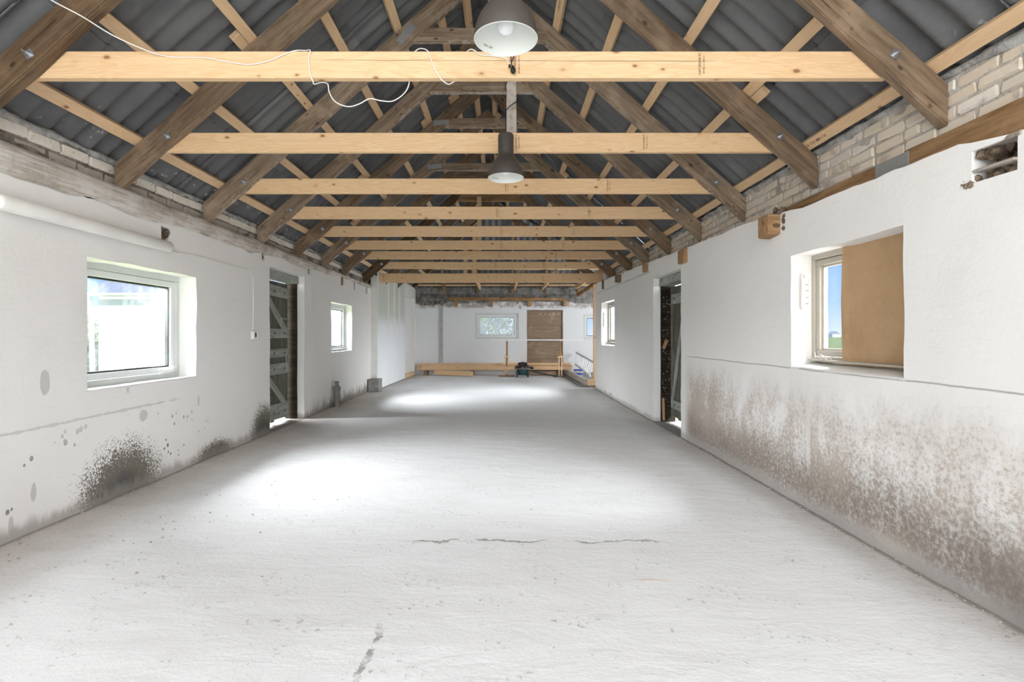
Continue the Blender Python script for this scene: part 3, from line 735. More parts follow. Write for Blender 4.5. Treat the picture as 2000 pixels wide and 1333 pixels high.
for side in (-1, 1):
    V = Vector((-side * ca, 0, sa)); N = Vector((side * sa, 0, ca))
    org = Vector((XRI + side * run, 0, hs(XRI + side * run)))
    k = 0; u = -3.4 - (.35 if side > 0 else 0)
    while u < 17.0:
        for (va, vb, lift) in ((0, 1.30, 0), (1.18, 2.75, .010), (2.63, LS - .02, .020)):
            if side < 0:   # left slope, cut by the hip beyond the ridge's end
                lim = lambda u_, vb=vb: min(vb, .18 + LS * (1 - max(0, (u_ - YRG) / (16.9 - YRG)))) if u_ > YRG else vb
                sheet(u, 6, (lambda u_, va=va, lim=lim: min(va, lim(u_))), lim, org, YU, V, N, off0 + lift + (.016 if k % 2 else 0), .8)
            else:          # right slope, stops at the valley
                lowf = lambda u_, va=va: max(va, LS * max(0, min(1, (u_ - 11.5) / (YRG - 11.5))) - .22)
                sheet(u, 6, lowf, (lambda u_, vb=vb, lowf=lowf: max(vb, lowf(u_)) if u_ < YRG else lowf(u_)), org, YU, V, N, off0 + lift + (.016 if k % 2 else 0), .3)
        u += 6 * PITCH - .035; k += 1
# wing: back slope and front slope
RW = 16.9 - YRG; EV = 2.34
SW = (CAMZ + AB + RV + BT - EV) / RW; aw = math.atan(SW); cw, sw_ = math.cos(aw), math.sin(aw); LW = RW / cw
def zw(y): return EV + (16.9 - y) * SW
V = Vector((0, -cw, sw_)); N = Vector((0, sw_, cw)); org = Vector((0, 16.9, EV)); u = -3.6; k = 0
XHL = XRI - run
while u < 5.3:
    for (va, vb, lift) in ((0, 1.5, 0), (1.38, LW - .02, .012)):
        lim = lambda u_, vb=vb: vb if u_ > XRI else min(vb, .15 + LW * max(0, (u_ - XHL) / (XRI - XHL)))
        sheet(u, 6, (lambda u_, va=va, lim=lim: min(va, lim(u_))), lim, org, XU, V, N, off0 + lift, .5)
    u += 6 * PITCH - .035
V = Vector((0, cw, sw_)); N = Vector((0, -sw_, cw)); org = Vector((0, YRG - RW, EV)); u = XRI
while u < 5.3:
    lowf = lambda u_: max(0, LW * min(1, 1 - (u_ - XRI) / (2.9 - XRI)) - .16)
    sheet(u, 6, lowf, (lambda u_, lowf=lowf: max(LW - .02, lowf(u_))), org, XU, V, N, off0, .5); u += 6 * PITCH - .035
# ridge caps
u = -3.4
while u < YRG:
    b = MB(); zt = hs(XRI) + .075; w = .24
    for s in (-1, 1):
        b.add([(XRI, u, zt), (XRI, u + 1.1, zt), (XRI + s * w, u + 1.1, zt - w * SL), (XRI + s * w, u, zt - w * SL)], [(0, 1, 2, 3)])
        b.add([(XRI, u, zt + .012), (XRI, u + 1.1, zt + .012), (XRI + s * w, u + 1.1, zt - w * SL + .012), (XRI + s * w, u, zt - w * SL + .012)], [(0, 1, 2, 3)])
    b.build('ridge_cap', M_sheet, ceil, fixn=False); u += 1.05
b = MB()
for s in (-1, 1): b.add([(XRI, YRG, hs(XRI) + .09), (5.4, YRG, hs(XRI) + .09), (5.4, YRG + s * .3, hs(XRI) - .20), (XRI, YRG + s * .3, hs(XRI) - .20)], [(0, 1, 2, 3)])
b.build('ridge_cap', M_sheet, ceil, fixn=False)

# battens
BXL = [-2.72, -2.29, -1.86, -1.43, -1.0, -.62, -.36]; BXR = [2.28, 1.83, 1.39, .95, .52, .14, -.12]
rbt = random.Random(5)
for side, xs in ((-1, BXL), (1, BXR)):
    N = Vector((side * sa, 0, ca))
    for bi, x in enumerate(xs):
        base = Vector((x, 0, hb(x) + RV)) + N * .0225
        y = -3.0; yend = (YRG + (16.6 - YRG) * abs(x - XRI) / run) if side < 0 else 11.95 + (YRG - 11.95) * (1 - abs(x - XRI) / run)
        joints = [RAFY[rbt.randrange(1, 3)], RAFY[rbt.randrange(4, 6)]]
        ends = [y] + joints + [yend]
        for i in range(len(ends) - 1):
            p = base + YU * (ends[i] + (.0 if i == 0 else .003)); q_ = base + YU * (ends[i + 1] - .003)
            timber('batten', p, q_, .078, .045, M_batt, ceil, up=N, bevel=.002)
            if i and rbt.random() < .55:     # short overlapping splice piece beside the joint
                V = Vector((-side * ca, 0, sa)); dn = V * (-.079)
                timber('batten_splice', base + dn + YU * (ends[i] - .20), base + dn + YU * (ends[i] + .17), .074, .044, M_batt, ceil, up=N, bevel=.002)
for i, y in enumerate((16.42, 15.95, 15.5, 15.05)):
    xx0 = XHL + (XRI - XHL) * (16.9 - y) / RW + .1
    timber('batten', (xx0, y, zw(y) - .035), (5.2, y, zw(y) - .035), .06, .045, M_batt, ceil, up=(0, sw_, cw), bevel=.002)

# ================================================================== rafters, tie beams, collars
ORD = ['first', 'second', 'third', 'fourth', 'fifth', 'sixth', 'seventh', 'eighth']
def rafter(side, k, y, xf, mat, top_x=None, label=None, name='rafter'):
    """own X axis runs up the slope"""
    d = Vector((-side * ca, 0, sa)); n = Vector((side * sa, 0, ca)); sdv = n.cross(d)
    p0 = Vector((xf, y - .035, hb(xf))); M = Matrix(((d.x, sdv.x, n.x, p0.x), (d.y, sdv.y, n.y, p0.y), (d.z, sdv.z, n.z, p0.z), (0, 0, 0, 1)))
    tx = XRI if top_x is None else top_x; Lr = abs(tx - xf) / ca; T = RV * ca; seg = 14
    rr = random.Random(k * 7 + (side > 0)); ph = [rr.uniform(0, 99) for _ in range(6)]; vs = []
    for i in range(seg + 1):
        s = Lr * i / seg; lo = s; hi = s + (RV * sa)  # plumb-cut ends: top edge is shifted up-slope
        bow = .010 * noise.noise(Vector((s * .8, ph[0], 0))) * 2
        for kk, (sy, top) in enumerate(((-1, 0), (1, 0), (1, 1), (-1, 1))):
            jy = .007 * noise.noise(Vector((s * 3, ph[kk], 3))) * 2; jz = .009 * noise.noise(Vector((s * 3, ph[kk], 9))) * 2
            if top: jz = min(jz, 0); vs.append(Vector((hi, sy * .034 + jy, T + jz * .5)))
            else: vs.append(Vector((lo, sy * .034 + jy, max(-.004, jz) + bow * .4)))
    fs = [(3, 2, 1, 0), tuple(seg * 4 + q for q in range(4))]
    for i in range(seg):
        for kk in range(4):
            a = i * 4 + kk; b_ = i * 4 + (kk + 1) % 4; fs.append((a, b_, b_ + 4, a + 4))
    me = bpy.data.meshes.new(name); me.from_pydata([tuple(v) for v in vs], [], fs)
    bm = bmesh.new(); bm.from_mesh(me); bmesh.ops.recalc_face_normals(bm, faces=bm.faces)
    bmesh.ops.bevel(bm, geom=[e_ for e_ in bm.edges if e_.calc_face_angle(0) > .8], offset=.007, segments=2, affect='EDGES'); bm.to_mesh(me); bm.free()
    me.materials.append(mat); o = bpy.data.objects.new(name, me); COL.objects.link(o); place(o, M)
    return tag(o, label, 'rafter', 'rafters of the barn roof')
def bolt(parent, x, y, z, side):
    b = MB(); c = Vector((x, y, z)); t = Matrix.Rotation(.5 * side, 4, 'Y')
    vs = [c + t @ Vector((sx_ * .022, sy_, sz * .022)) for sz in (-1, 1) for (sx_, sy_) in ((-1, -.005), (1, -.005), (1, .002), (-1, .002))]
    b.hexa(vs); w = b.build('washer_plate', M_metal, parent)
    b = MB(); b.tube([c + Vector((0, .0, 0)), c + Vector((0, -.02, 0))], .012, 6); b.tube([c, c + Vector((0, -.045, 0))], .006, 8); b.build('bolt', M_metal, w)
mats = [M_old, M_old, M_oldg, M_oldg, M_old, M_oldg, M_old, M_old]
for k, y in enumerate(RAFY):
    for side in (-1, 1):
        sd = 'left' if side < 0 else 'right'
        which = {0: 'big dark weathered', 1: 'weathered brown', 2: 'weathered brown', 3: 'grey weathered', 4: 'brown', 5: 'brown', 6: 'dark brown', 7: 'dark brown'}[k]
        o = rafter(side, k, y, -2.90 if side < 0 else 2.37, M_oldd if (k == 0 and side < 0) or (k == 7 and side < 0) else mats[k], None, f'{which} rafter of the {sd} roof slope, bolted to the {ORD[k]} pale tie beam')
        bolt(o, -2.50 if side < 0 else 2.08, y - .072, CAMZ + 1.49, side)
# two rafters behind the eighth frame on the left slope, hip rafter, valley rafter
for k, (y, tx) in enumerate(((12.6, None), (13.9, None))):
    rafter(-1, 20 + k, y, -2.90, M_old, tx, ['brown rafter of the left slope just behind the drywall partition head', 'last brown rafter of the left slope, hidden high above the drywall'][k])
def hip(name, p, q_, label, mat=M_old, w=.07, h=.15):
    o = timber(name, p, q_, w, h, mat, jit=.006, seg=8, bevel=.006); return tag(o, label, 'rafter', 'rafters of the barn roof')
hip('hip_rafter', (-2.85, 16.45, zw(16.45) - .2), (XRI - .05, YRG, hs(XRI) - .22), 'diagonal hip rafter rising from the back left corner to the ridge')
hip('valley_rafter', (2.28, 12.12, CAMZ + 1.20), (XRI + .05, YRG - .05, hs(XRI) - .22), 'diagonal valley rafter rising from the end of the right wall')
for i, x in enumerate((-1.78, -.757, .315, 1.325, 2.365, 3.4)):
    top = YRG if x > XRI else 16.9 - RW * (x - XHL) / (XRI - XHL)
    o = timber('wing_rafter', (x, 16.55, zw(16.55) - .135), (x, top + .05, zw(top + .05) - .135), .075, .115, M_old if i % 2 else M_plate, up=(0, 0, 1), jit=.004, seg=8)
    tag(o, ['narrow brown rafter over the back wall beside the drywall corner', 'narrow brown rafter over the back wall between drywall and back window', 'narrow brown rafter over the back wall above the small back window', 'narrow brown rafter over the back wall above the boarded door', 'narrow brown rafter over the back wall behind the pale post', 'narrow brown rafter of the side wing beyond the pale post'][i], 'rafter', 'narrow rafters over the back wall')

# pale tie beams
TB = []
tb_lab = ['first pale tie beam, largest one, with white cable looped over it', 'second pale tie beam, behind the lower pendant lamp', 'third pale tie beam, just below the lower pendant lamp', 'fourth pale tie beam from the viewer, fully clear of the lamps',
          'fifth pale tie beam from the viewer, above the door heads', 'sixth pale tie beam from the viewer', 'seventh pale tie beam from the viewer', 'eighth pale tie beam, just before the deep lowest beam']
for k, y in enumerate(RAFY):
    o = timber('tie_beam', (-2.575, y + .0225, CAMZ + 1.4725), (2.10, y + .0225, CAMZ + 1.4725), .045, .145, M_pine, bevel=.003)
    tag(o, tb_lab[k], 'beam', 'pale new tie beams'); TB.append(o)
o = timber('tie_beam', (-2.77, 12.03, CAMZ + 1.30), (2.28, 12.03, CAMZ + 1.30), .07, .205, M_pine, bevel=.003)
tag(o, 'deepest and lowest pale beam, spanning from drywall corner to pale post', 'beam', 'pale new tie beams'); TB.append(o)
# joists from the deep beam to the back wall
for i, x in enumerate((-.66, .40, 1.24, 2.22)):
    o = timber('joist', (x, 12.07, CAMZ + 1.455), (x, 16.3, CAMZ + 1.455), .05, .12, M_pine, bevel=.003)
    tag(o, ['pale joist running back from the deep beam above the back window left side', 'pale joist running back above the right side of the back window', 'pale joist running back above the boarded door', 'pale joist running back beside the pale post'][i], 'joist', 'pale joists over the wing')
tag(timber('strut', (2.3, 16.2, CAMZ + 1.23), (2.75, 14.9, CAMZ + 1.55), .06, .11, M_plate), 'slanting brown strut above the ladder in the far corner', 'strut')
# timber block and cleats on the deep beam
tag(timber('beam_block', (-2.78, 12.0, CAMZ + 1.30), (-2.66, 12.0, CAMZ + 1.30), .12, .17, M_batt), 'short pale block at the drywall end of the deep beam', 'block')
tag(timber('beam_cleat', (1.38, 11.985, CAMZ + 1.43), (1.40, 11.985, CAMZ + 1.27), .05, .02, M_batt, up=(0, 1, 0)), 'small pale cleat hanging on the front of the deep beam', 'cleat')
# collar ties
def collar(k, y, zc, h, mat, label, plate_side=None, ext=0.):
    za, zb = CAMZ + zc, CAMZ + zc + h
    xa = (AB - zc) / SL + ext; xb = (AB - zc - h) / SL + ext
    y0, y1 = y - .068, y - .006
    M = Matrix.Translation((XRI, y - .035, za)); b = MB()
    n = 8; ring = []
    for i in range(n + 1):
        t = i / n; x0 = XRI - xa + 2 * xa * t; x1 = XRI - xb + 2 * xb * t; j = .006 * noise.noise(Vector((t * 6, k, 0)))
        ring += [Vector((x0, y0, za + j)), Vector((x0, y1, za + j)), Vector((x1, y1, zb + j)), Vector((x1, y0, zb + j))]
    fs = [(3, 2, 1, 0), tuple(n * 4 + q for q in range(4))]
    for i in range(n):
        for kk in range(4): a = i * 4 + kk; b_ = i * 4 + (kk + 1) % 4; fs.append((a, b_, b_ + 4, a + 4))
    b.add(ring, fs); o = b.build('collar_tie', mat, None, M, bevel=.005); tag(o, label, 'collar tie', 'short collar ties under the ridge')
    if plate_side:
        for s in plate_side:
            c = Vector((XRI + s * (xa + xb) / 2, y - .074, (za + zb) / 2)); b = MB(); a_ = math.radians(52 if k == 2 else 5) * s
            r = Matrix.Rotation(a_, 3, 'Y'); b.hexa([c + r @ Vector((sx_ * .11, sy_, sz * .035)) for sz in (-1, 1) for (sx_, sy_) in ((-1, -.002), (1, -.002), (1, .002), (-1, .002))])
            b.build('nail_plate', M_zinc, o)
collar(0, RAFY[0], 2.90, .13, M_oldg, 'weathered collar tie high above the first tie beam')
collar(1, RAFY[1], 2.90, .13, M_oldg, 'weathered collar tie holding the whitewashed post')
collar(2, RAFY[2], 2.86, .13, M_oldg, 'greyish brown collar tie with slanted steel plate beside the upper lamp', (-1,), .13)
collar(3, RAFY[3], 2.88, .13, M_oldu, 'whitewashed collar tie crossing behind the hanging post', None, .13)
collar(4, RAFY[4], 2.91, .13, M_oldg, 'brown collar tie with level steel plate at its end', (-1,), .10)
collar(5, RAFY[5], 2.66, .12, M_oldg, 'brown collar tie visible behind the lower pendant lamp', (-1,), .05)
collar(6, RAFY[6], 2.86, .13, M_old, 'dark collar tie seventh under the ridge', None, .05)
collar(7, RAFY[7], 2.80, .14, M_plate, 'warm brown collar tie last under the ridge', None, .05)
# hanging post and far pale posts
tag(timber('hanging_post', (.075, 4.13, CAMZ + 1.42), (.075, 4.13, CAMZ + 3.2), .075, .05, M_oldw, up=(0, 1, 0), jit=.003, seg=10), 'whitewashed hanging post above the lower lamp with black cord wound round', 'post')
for i, (x, y, z0, z1, w) in enumerate(((-.47, 11.1, 1.6, 2.9, .09), (-.62, 12.06, 1.4, 2.4, .09), (-.82, 12.06, 1.4, 2.0, .09))):
    tag(timber('ridge_post', (x, y, CAMZ + z0 - (.2 if i else .0)), (x, y, CAMZ + z1), w, .045, M_batt, up=(0, 1, 0)), ['tall pale upright stud standing under the last collar tie', 'pale upright stud just behind the deep beam', 'shorter pale upright stud beside the one behind the deep beam'][i], 'stud')
# corner post under the deep beam
tag(timber('corner_post', (2.165, 12.42, .16), (2.165, 12.42, CAMZ + 1.20), .06, .07, M_batt, up=(0, 1, 0)), 'slender pale post standing where the right wall ends', 'post')

# stamps on beams
def text_obj(s, size, M, mat, parent, name='stamp'):
    cu = bpy.data.curves.new('t', 'FONT'); cu.body = s; cu.size = size; cu.align_x = 'CENTER'; cu.align_y = 'CENTER'; cu.resolution_u = 2; cu.extrude = .0003
    to = bpy.data.objects.new('t', cu); me = bpy.data.meshes.new_from_object(to); bpy.data.objects.remove(to); bpy.data.curves.remove(cu)
    me.name = name; me.materials.clear(); me.materials.append(mat); o = bpy.data.objects.new(name, me); COL.objects.link(o); return place(o, M, parent)
VT = Matrix(((0, -1, 0, 0), (0, 0, -1, 0), (1, 0, 0, 0), (0, 0, 0, 1)))
def stamp(k, px, sc=1.):
    y = RAFY[k] - .0012; x = (px - 980) * y / F; z = CAMZ + 1.4725
    text_obj('C24M DERØME VT', .0165 * sc, Matrix.Translation((x, y, z)) @ VT @ Matrix.Diagonal((.9, 1.25, 1, 1)), M_ink, TB[k])
    text_obj('NR 0402 1G 10 08 111', .0115 * sc, Matrix.Translation((x + .022, y, z)) @ VT @ Matrix.Diagonal((.9, 1.2, 1, 1)), M_ink, TB[k])
for k, px in ((0, 1367), (0, 1006), (1, 1258), (1, 1008), (2, 1187), (2, 988), (3, 1150), (3, 970), (4, 978), (4, 1120), (5, 978), (5, 1100), (6, 975), (6, 1085), (7, 968), (7, 1062)): stamp(k, px)
b = MB(); y_ = RAFY[0] - .0008; n_ = 90; vs_ = []
for i in range(n_ + 1):
    t_ = i / n_; x_ = -1.05 + 2.25 * t_; zc_ = CAMZ + 1.497 - .004 * t_ * 2 + .003 * nz(x_ * 4, 3); w_ = .0022 * max(.08, .55 + nz(x_ * 2.3, 9)) * min(1, 8 * t_, 8 * (1 - t_))
    vs_ += [(x_, y_, zc_ - w_), (x_, y_, zc_ + w_)]
b.add(vs_, [(2 * i, 2 * i + 2, 2 * i + 3, 2 * i + 1) for i in range(n_)]); b.build('drying_crack', M_ink, TB[0], fixn=False)
# stamp on the lowest right batten near the second frame
def batten_stamp(x, y, s, sgn):
    N = Vector((sgn * sa, 0, ca)); V = Vector((-sgn * ca, 0, sa)); p = Vector((x, y, hb(x) + RV)) - N * .0008
    X = YU * -1 if sgn < 0 else YU * -1; Z = -N; Y = Z.cross(X)
    M = Matrix(((X.x, Y.x, Z.x, p.x), (X.y, Y.y, Z.y, p.y), (X.z, Y.z, Z.z, p.z), (0, 0, 0, 1)))
    text_obj(s, .030, M, M_ink, ceil)
batten_stamp(2.28, 3.86, 'VI  VTA 1402 C18', 1); batten_stamp(.52, 4.75, '• C18M 1405 VTA 22', 1)

# ================================================================== windows
def window(num, P, a0, a1, z0, z1, d, fm, sm_, gm, fb=.045, sb=.05, fd=.07, sill_rise=.0, face_sill=True, far='hi'):
    def bx(b, A0, A1, Z0, Z1, D0, D1_):
        c = [P(a, z, dd) for z in (Z0, Z1) for (a, dd) in ((A0, D0), (A1, D0), (A1, D1_), (A0, D1_))]; b.hexa(c)
    zb = z0 + sill_rise
    b = MB(); A0, A1 = a0 - .02, a1 + .02; Z1 = z1 + .02
    bx(b, A0, A1, z0 - .02, zb + fb, d, d + fd); bx(b, A0, A1, Z1 - fb - .02, Z1, d, d + fd); bx(b, A0, A0 + fb + .02, zb + fb, Z1 - fb - .02, d, d + fd); bx(b, A1 - fb - .02, A1, zb + fb, Z1 - fb - .02, d, d + fd)
    fr = tag(b.build(f'window_{num}', fm, bevel=.004), kind='structure')
    i0, i1, j0, j1 = a0 + fb, a1 - fb, zb + fb, z1 - fb
    b = MB(); g = .004
    bx(b, i0 + g, i1 - g, j0 + g, j0 + sb, d + .012, d + .055); bx(b, i0 + g, i1 - g, j1 - sb, j1 - g, d + .012, d + .055); bx(b, i0 + g, i0 + sb, j0 + sb, j1 - sb, d + .012, d + .055); bx(b, i1 - sb, i1 - g, j0 + sb, j1 - sb, d + .012, d + .055)
    sa_ = b.build('sash', sm_, fr, bevel=.004)
    b = MB(); bx(b, i0 + sb - .006, i1 - sb + .006, j0 + sb - .006, j1 - sb + .006, d + .030, d + .034); b.build('pane', gm, sa_)
    # bead round the pane
    b = MB(); s2 = sb + .014
    bx(b, i0 + sb, i1 - sb, j0 + sb, j0 + s2, d + .034, d + .06); bx(b, i0 + sb, i1 - sb, j1 - s2, j1 - sb, d + .034, d + .06); bx(b, i0 + sb, i0 + s2, j0 + s2, j1 - s2, d + .034, d + .06); bx(b, i1 - s2, i1 - sb, j0 + s2, j1 - s2, d + .034, d + .06)
    b.build('glazing_bead', M_black if num != 3 else M_frameb, sa_)
    if sill_rise or face_sill:
        b = MB(); n = 14; vs = []
        for i in range(n + 1):
            a = a0 - .01 + (a1 - a0 + .02) * i / n; w = .006 * nz(a * 6, num)
            vs += [P(a, z0 - .03, .012), P(a, z0 + .006 + w, -.004 + w), P(a, z0 + .012 + w, .012), P(a, zb + .008 + w, d + .004), P(a, z0 - .03, d + .004)]
        fs = [(i * 5 + k, i * 5 + k + 1, i * 5 + k + 6, i * 5 + k + 5) for i in range(n) for k in range(4)]
        b.add(vs, fs, True); b.build('window_sill', M_white, fr, fixn=True)
    return fr
win1 = window(1, PL, *W1, .16, M_frame, M_sash, M_glass, fb=.05, sb=.055)
win2 = window(2, PL, *W2, .12, M_frame, M_sash, M_glassc)
win3 = window(3, PR, *W3, .15, M_frameb, M_frameb, M_glassn, fb=.035, sb=.045, sill_rise=.05)
win4 = window(4, PR, *W4, .13, M_frameb, M_frameb, M_glassc, fb=.035, sb=.05, sill_rise=.03)
win5 = window(5, PB, -.83, .52, 1.09, 1.91, .02, M_frame, M_sash, M_glassd, fb=.06, sb=.07)
win6 = window(6, PB, 2.52, 3.7, 1.07, 1.87, .02, M_frame, M_sash, M_glassc, fb=.06, sb=.06)
# stays on the right windows
def stay(par, P, a, z0, z1, d):
    b = MB(); p = P(a, (z0 + z1) / 2, d)
    b.hexa([P(aa, z, dd) for z in (z0, z1) for (aa, dd) in ((a, d - .03), (a, d + .02), (a - .028, d + .02), (a - .028, d - .03))])
    s = b.build('window_stay', M_plas, par, bevel=.009)
    b = MB()
    for i in range(4):
        zz = z0 + (z1 - z0) * (.15 + .17 * i); b.hexa([P(aa, z, dd) for z in (zz, zz + .006) for (aa, dd) in ((a - .03, d - .005), (a - .03, d + .016), (a - .026, d + .016), (a - .026, d - .005))])
    b.build('slot', M_black, s); b = MB(); b.tube([P(a - .02, z1 - .03, d), P(a - .045, z1 - .03, d)], .02, 12); b.build('knob', M_plas, s)
stay(win3, PR, 3.905, 1.39, 1.66, .085); stay(win4, PR, 11.34, 1.38, 1.70, .07)
# cobweb-ish strands and dirt in window 1's corner
b = MB(); rr = random.Random(8)
for i in range(16):
    a = 4.99 - rr.random() * .10; z = .86 + rr.random() * .07
    b.tube([P_ for P_ in (PL(a, z, .14), PL(a - rr.uniform(.05, .3), z - rr.uniform(.0, .05), .12 + rr.uniform(0, .03)))], .0022, 4)
b.build('cobweb', M_plas, win1)['kind'] = 'stuff'
b = MB()
for i in range(14):
    a = 3.88 - rr.random() * .10; z = 1.03 + rr.random() * .05
    b.tube([PR(a, z, .13), PR(a - rr.uniform(.05, .3), z - rr.uniform(0, .04), .10 + rr.uniform(0, .03))], .0018, 4)
b.build('cobweb', M_plas, win3)['kind'] = 'stuff'
# metal strip along the sill of window 3
b = MB(); b.hexa([PR(a, z, d) for z in (1.022, 1.032) for (a, d) in ((2.84, .085), (3.86, .085), (3.86, .125), (2.84, .125))]); b.build('sill_strip', M_frameb, win3)
# hardboard
b = MB(); n = 12; vs = []
for i in range(n + 1):
    t = i / n; a = 2.80 + (3.515 - 2.80) * t; bow = -.016 * max(0, (t - .75) / .25) ** 2
    for d in (.135, .139):
        e_ = -.012 * math.sin(math.pi * .5) if False else 0
        vs += [PR(a, 1.036, d + bow), PR(a, 1.42, d + bow * 1.6 - .004 * math.sin(t * 3)), PR(a, 1.80, d + bow)]
fs = []
for i in range(n):
    for k in range(2):
        a_ = i * 6 + k; fs += [(a_, a_ + 6, a_ + 7, a_ + 1), (a_ + 3, a_ + 9, a_ + 10, a_ + 4)]
    fs += [(i * 6, i * 6 + 6, i * 6 + 9, i * 6 + 3), (i * 6 + 2, i * 6 + 8, i * 6 + 11, i * 6 + 5)]
fs += [(0, 1, 4, 3), (1, 2, 5, 4), (n * 6, n * 6 + 1, n * 6 + 4, n * 6 + 3), (n * 6 + 1, n * 6 + 2, n * 6 + 5, n * 6 + 4)]
b.add(vs, fs); hbo = b.build('hardboard_sheet', M_hard, None); tag(hbo, 'brown hardboard sheet covering most of the large right wall window', 'board')
b = MB(); b.tube([PR(2.93, 1.05, .134), PR(2.93, 1.05, .115)], .012, 10); b.build('screw_cap', M_metal, hbo)

# ================================================================== doors
def door(num, P, a0, a1, z1, d_jamb, d_leaf, ledges, braces, leaf_end, zbot=.06, jamb_m=M_darkjamb):
    def bx(b, A0, A1, Z0, Z1, D0, D1_): b.hexa([P(a, z, dd) for z in (Z0, Z1) for (a, dd) in ((A0, D0), (A1, D0), (A1, D1_), (A0, D1_))])
    b = MB(); bx(b, a1 - .035, a1 + .01, 0, z1, d_jamb, d_leaf + .06); bx(b, a0 - .01, a0 + .035, 0, z1, d_jamb, d_leaf + .06)
    fr = tag(b.build(f'door_{num}', jamb_m, bevel=.004), kind='structure')
    b = MB(); bx(b, a0, a1, z1 - .11, z1 - .01, d_jamb - .02, d_leaf + .03); b.build('head_rail', M_doorl, fr, bevel=.004)
    rr = random.Random(num); n = 9; w = (leaf_end - a0 - .04) / n
    for i in range(n):
        A0 = a0 + .04 + i * w; zb = zbot + rr.uniform(-.035, .03)
        b = MB(); dd = d_leaf + rr.uniform(0, .003)
        zt = z1 - .125
        b.hexa([P(a, z, q_) for z in (zb, zt) for (a, q_) in ((A0 + .003, dd), (A0 + w - .003, dd), (A0 + w - .003, dd + .022), (A0 + .003, dd + .022))])
        Mx = Matrix.Translation(P(A0, zb, dd)) @ Matrix.Rotation(-math.pi / 2, 4, 'Y'); b.build('plank', M_door, fr, Mx)
    for (Z0, Z1, tilt) in ledges:
        b = MB(); A0, A1 = a0 + .05, leaf_end - .03
        b.hexa([P(A0, Z0 + tilt, d_leaf - .03), P(A1, Z0, d_leaf - .03), P(A1, Z0, d_leaf - .002), P(A0, Z0 + tilt, d_leaf - .002), P(A0, Z1 + tilt, d_leaf - .03), P(A1, Z1, d_leaf - .03), P(A1, Z1, d_leaf - .002), P(A0, Z1 + tilt, d_leaf - .002)])
        l_ = b.build('ledge_board', M_doorl, fr, Matrix.Translation(P(A0, Z0, d_leaf)) @ Matrix.Rotation(math.pi / 2, 4, 'Z'), bevel=.004)
        b = MB()
        for aa in (A1 - .16, (A0 + A1) / 2): b.tube([P(aa, (Z0 + Z1) / 2, d_leaf - .03), P(aa, (Z0 + Z1) / 2, d_leaf - .038)], .011, 8)
        b.build('nail_head', M_black, l_)
    for (p, q_, w_) in braces:
        A, B = P(p[0], p[1], d_leaf - .014), P(q_[0], q_[1], d_leaf - .014); nrm = P(0, 0, 1) - P(0, 0, 0)
        timber('brace', A, B, .024, w_, M_doorl, fr, up=(B - A).cross(nrm).normalized(), bevel=.003)
    return fr
dr1 = door(1, PL, D1[0], D1[1], D1[3], .10, .205, [(1.72, 1.87, .02), (1.165, 1.295, 0), (.905, 1.02, 0), (.67, .82, 0), (.05, .26, .03)],
     [((6.75, 1.86), (7.60, 1.22), .10), ((6.75, .80), (7.60, .17), .10)], 7.66)
b = MB(); b.tube([PL(7.585, .82, .195), PL(7.585, .91, .195)], .006, 6); b.tube([PL(7.60, 1.43, .17), PL(7.30, 1.44, .16)], .006, 6); b.build('door_hook', M_metal, dr1)
dr2 = door(2, PR, D2[0], D2[1], D2[3], .10, .24, [(1.63, 1.77, 0), (.20, .32, 0)], [((6.72, 1.95), (7.36, .26), .08)], 7.40, zbot=.07)
b = MB(); rr = random.Random(4)
for i in range(70):
    z = rr.uniform(.2, 1.8); d_ = .115 + rr.random() * .10; b.tube([PR(7.43, z, d_), PR(7.425, z + rr.uniform(-.008, .008), d_ + rr.uniform(-.01, .01))], .003, 4)
b.build('plaster_flake', M_white, dr2)['kind'] = 'stuff'
timber('splintered_wood', PR(7.42, 1.02, .12), PR(7.42, 1.14, .17), .03, .05, M_stub, dr2, jit=.02, seg=4, up=(0, 1, 0))
timber('splintered_wood', PR(7.40, .02, .12), PR(7.41, .33, .11), .03, .04, M_stub, dr2, jit=.01, seg=4, up=(0, 1, 0))
# boarded door in the back wall: wide boards
b = MB(); b.box((.78, 16.5, 0), (.81, 16.6, 2.0)); b.box((1.87, 16.5, 0), (1.90, 16.6, 2.0)); b.box((.78, 16.5, 1.97), (1.90, 16.6, 2.0)); dr3 = tag(b.build('door_3', M_brown), kind='structure')
zs = [0.02, .48, 1.02, 1.10, 1.52, 1.96]
for i in range(len(zs) - 1):
    timber('wide_board', (.81, 16.545, (zs[i] + zs[i + 1]) / 2), (1.87, 16.545, (zs[i] + zs[i + 1]) / 2), .02, zs[i + 1] - zs[i] - .008, M_brown, dr3, bevel=.003)
for z in (1.05, 1.55): timber('cross_batten', (.82, 16.525, z), (1.86, 16.525, z), .02, .06, M_brown, dr3, bevel=.003)
b = MB()
for x in (1.20, 1.35, 1.48, 1.61, 1.76): b.tube([(x, 16.534, 1.87), (x, 16.531, 1.87)], .016, 8)
b.build('air_hole', M_white, dr3)
solid('trim_1', (.60, 16.44, 2.03), (2.0, 16.49, 2.13), M_wb)   # rough lintel over the boarded door

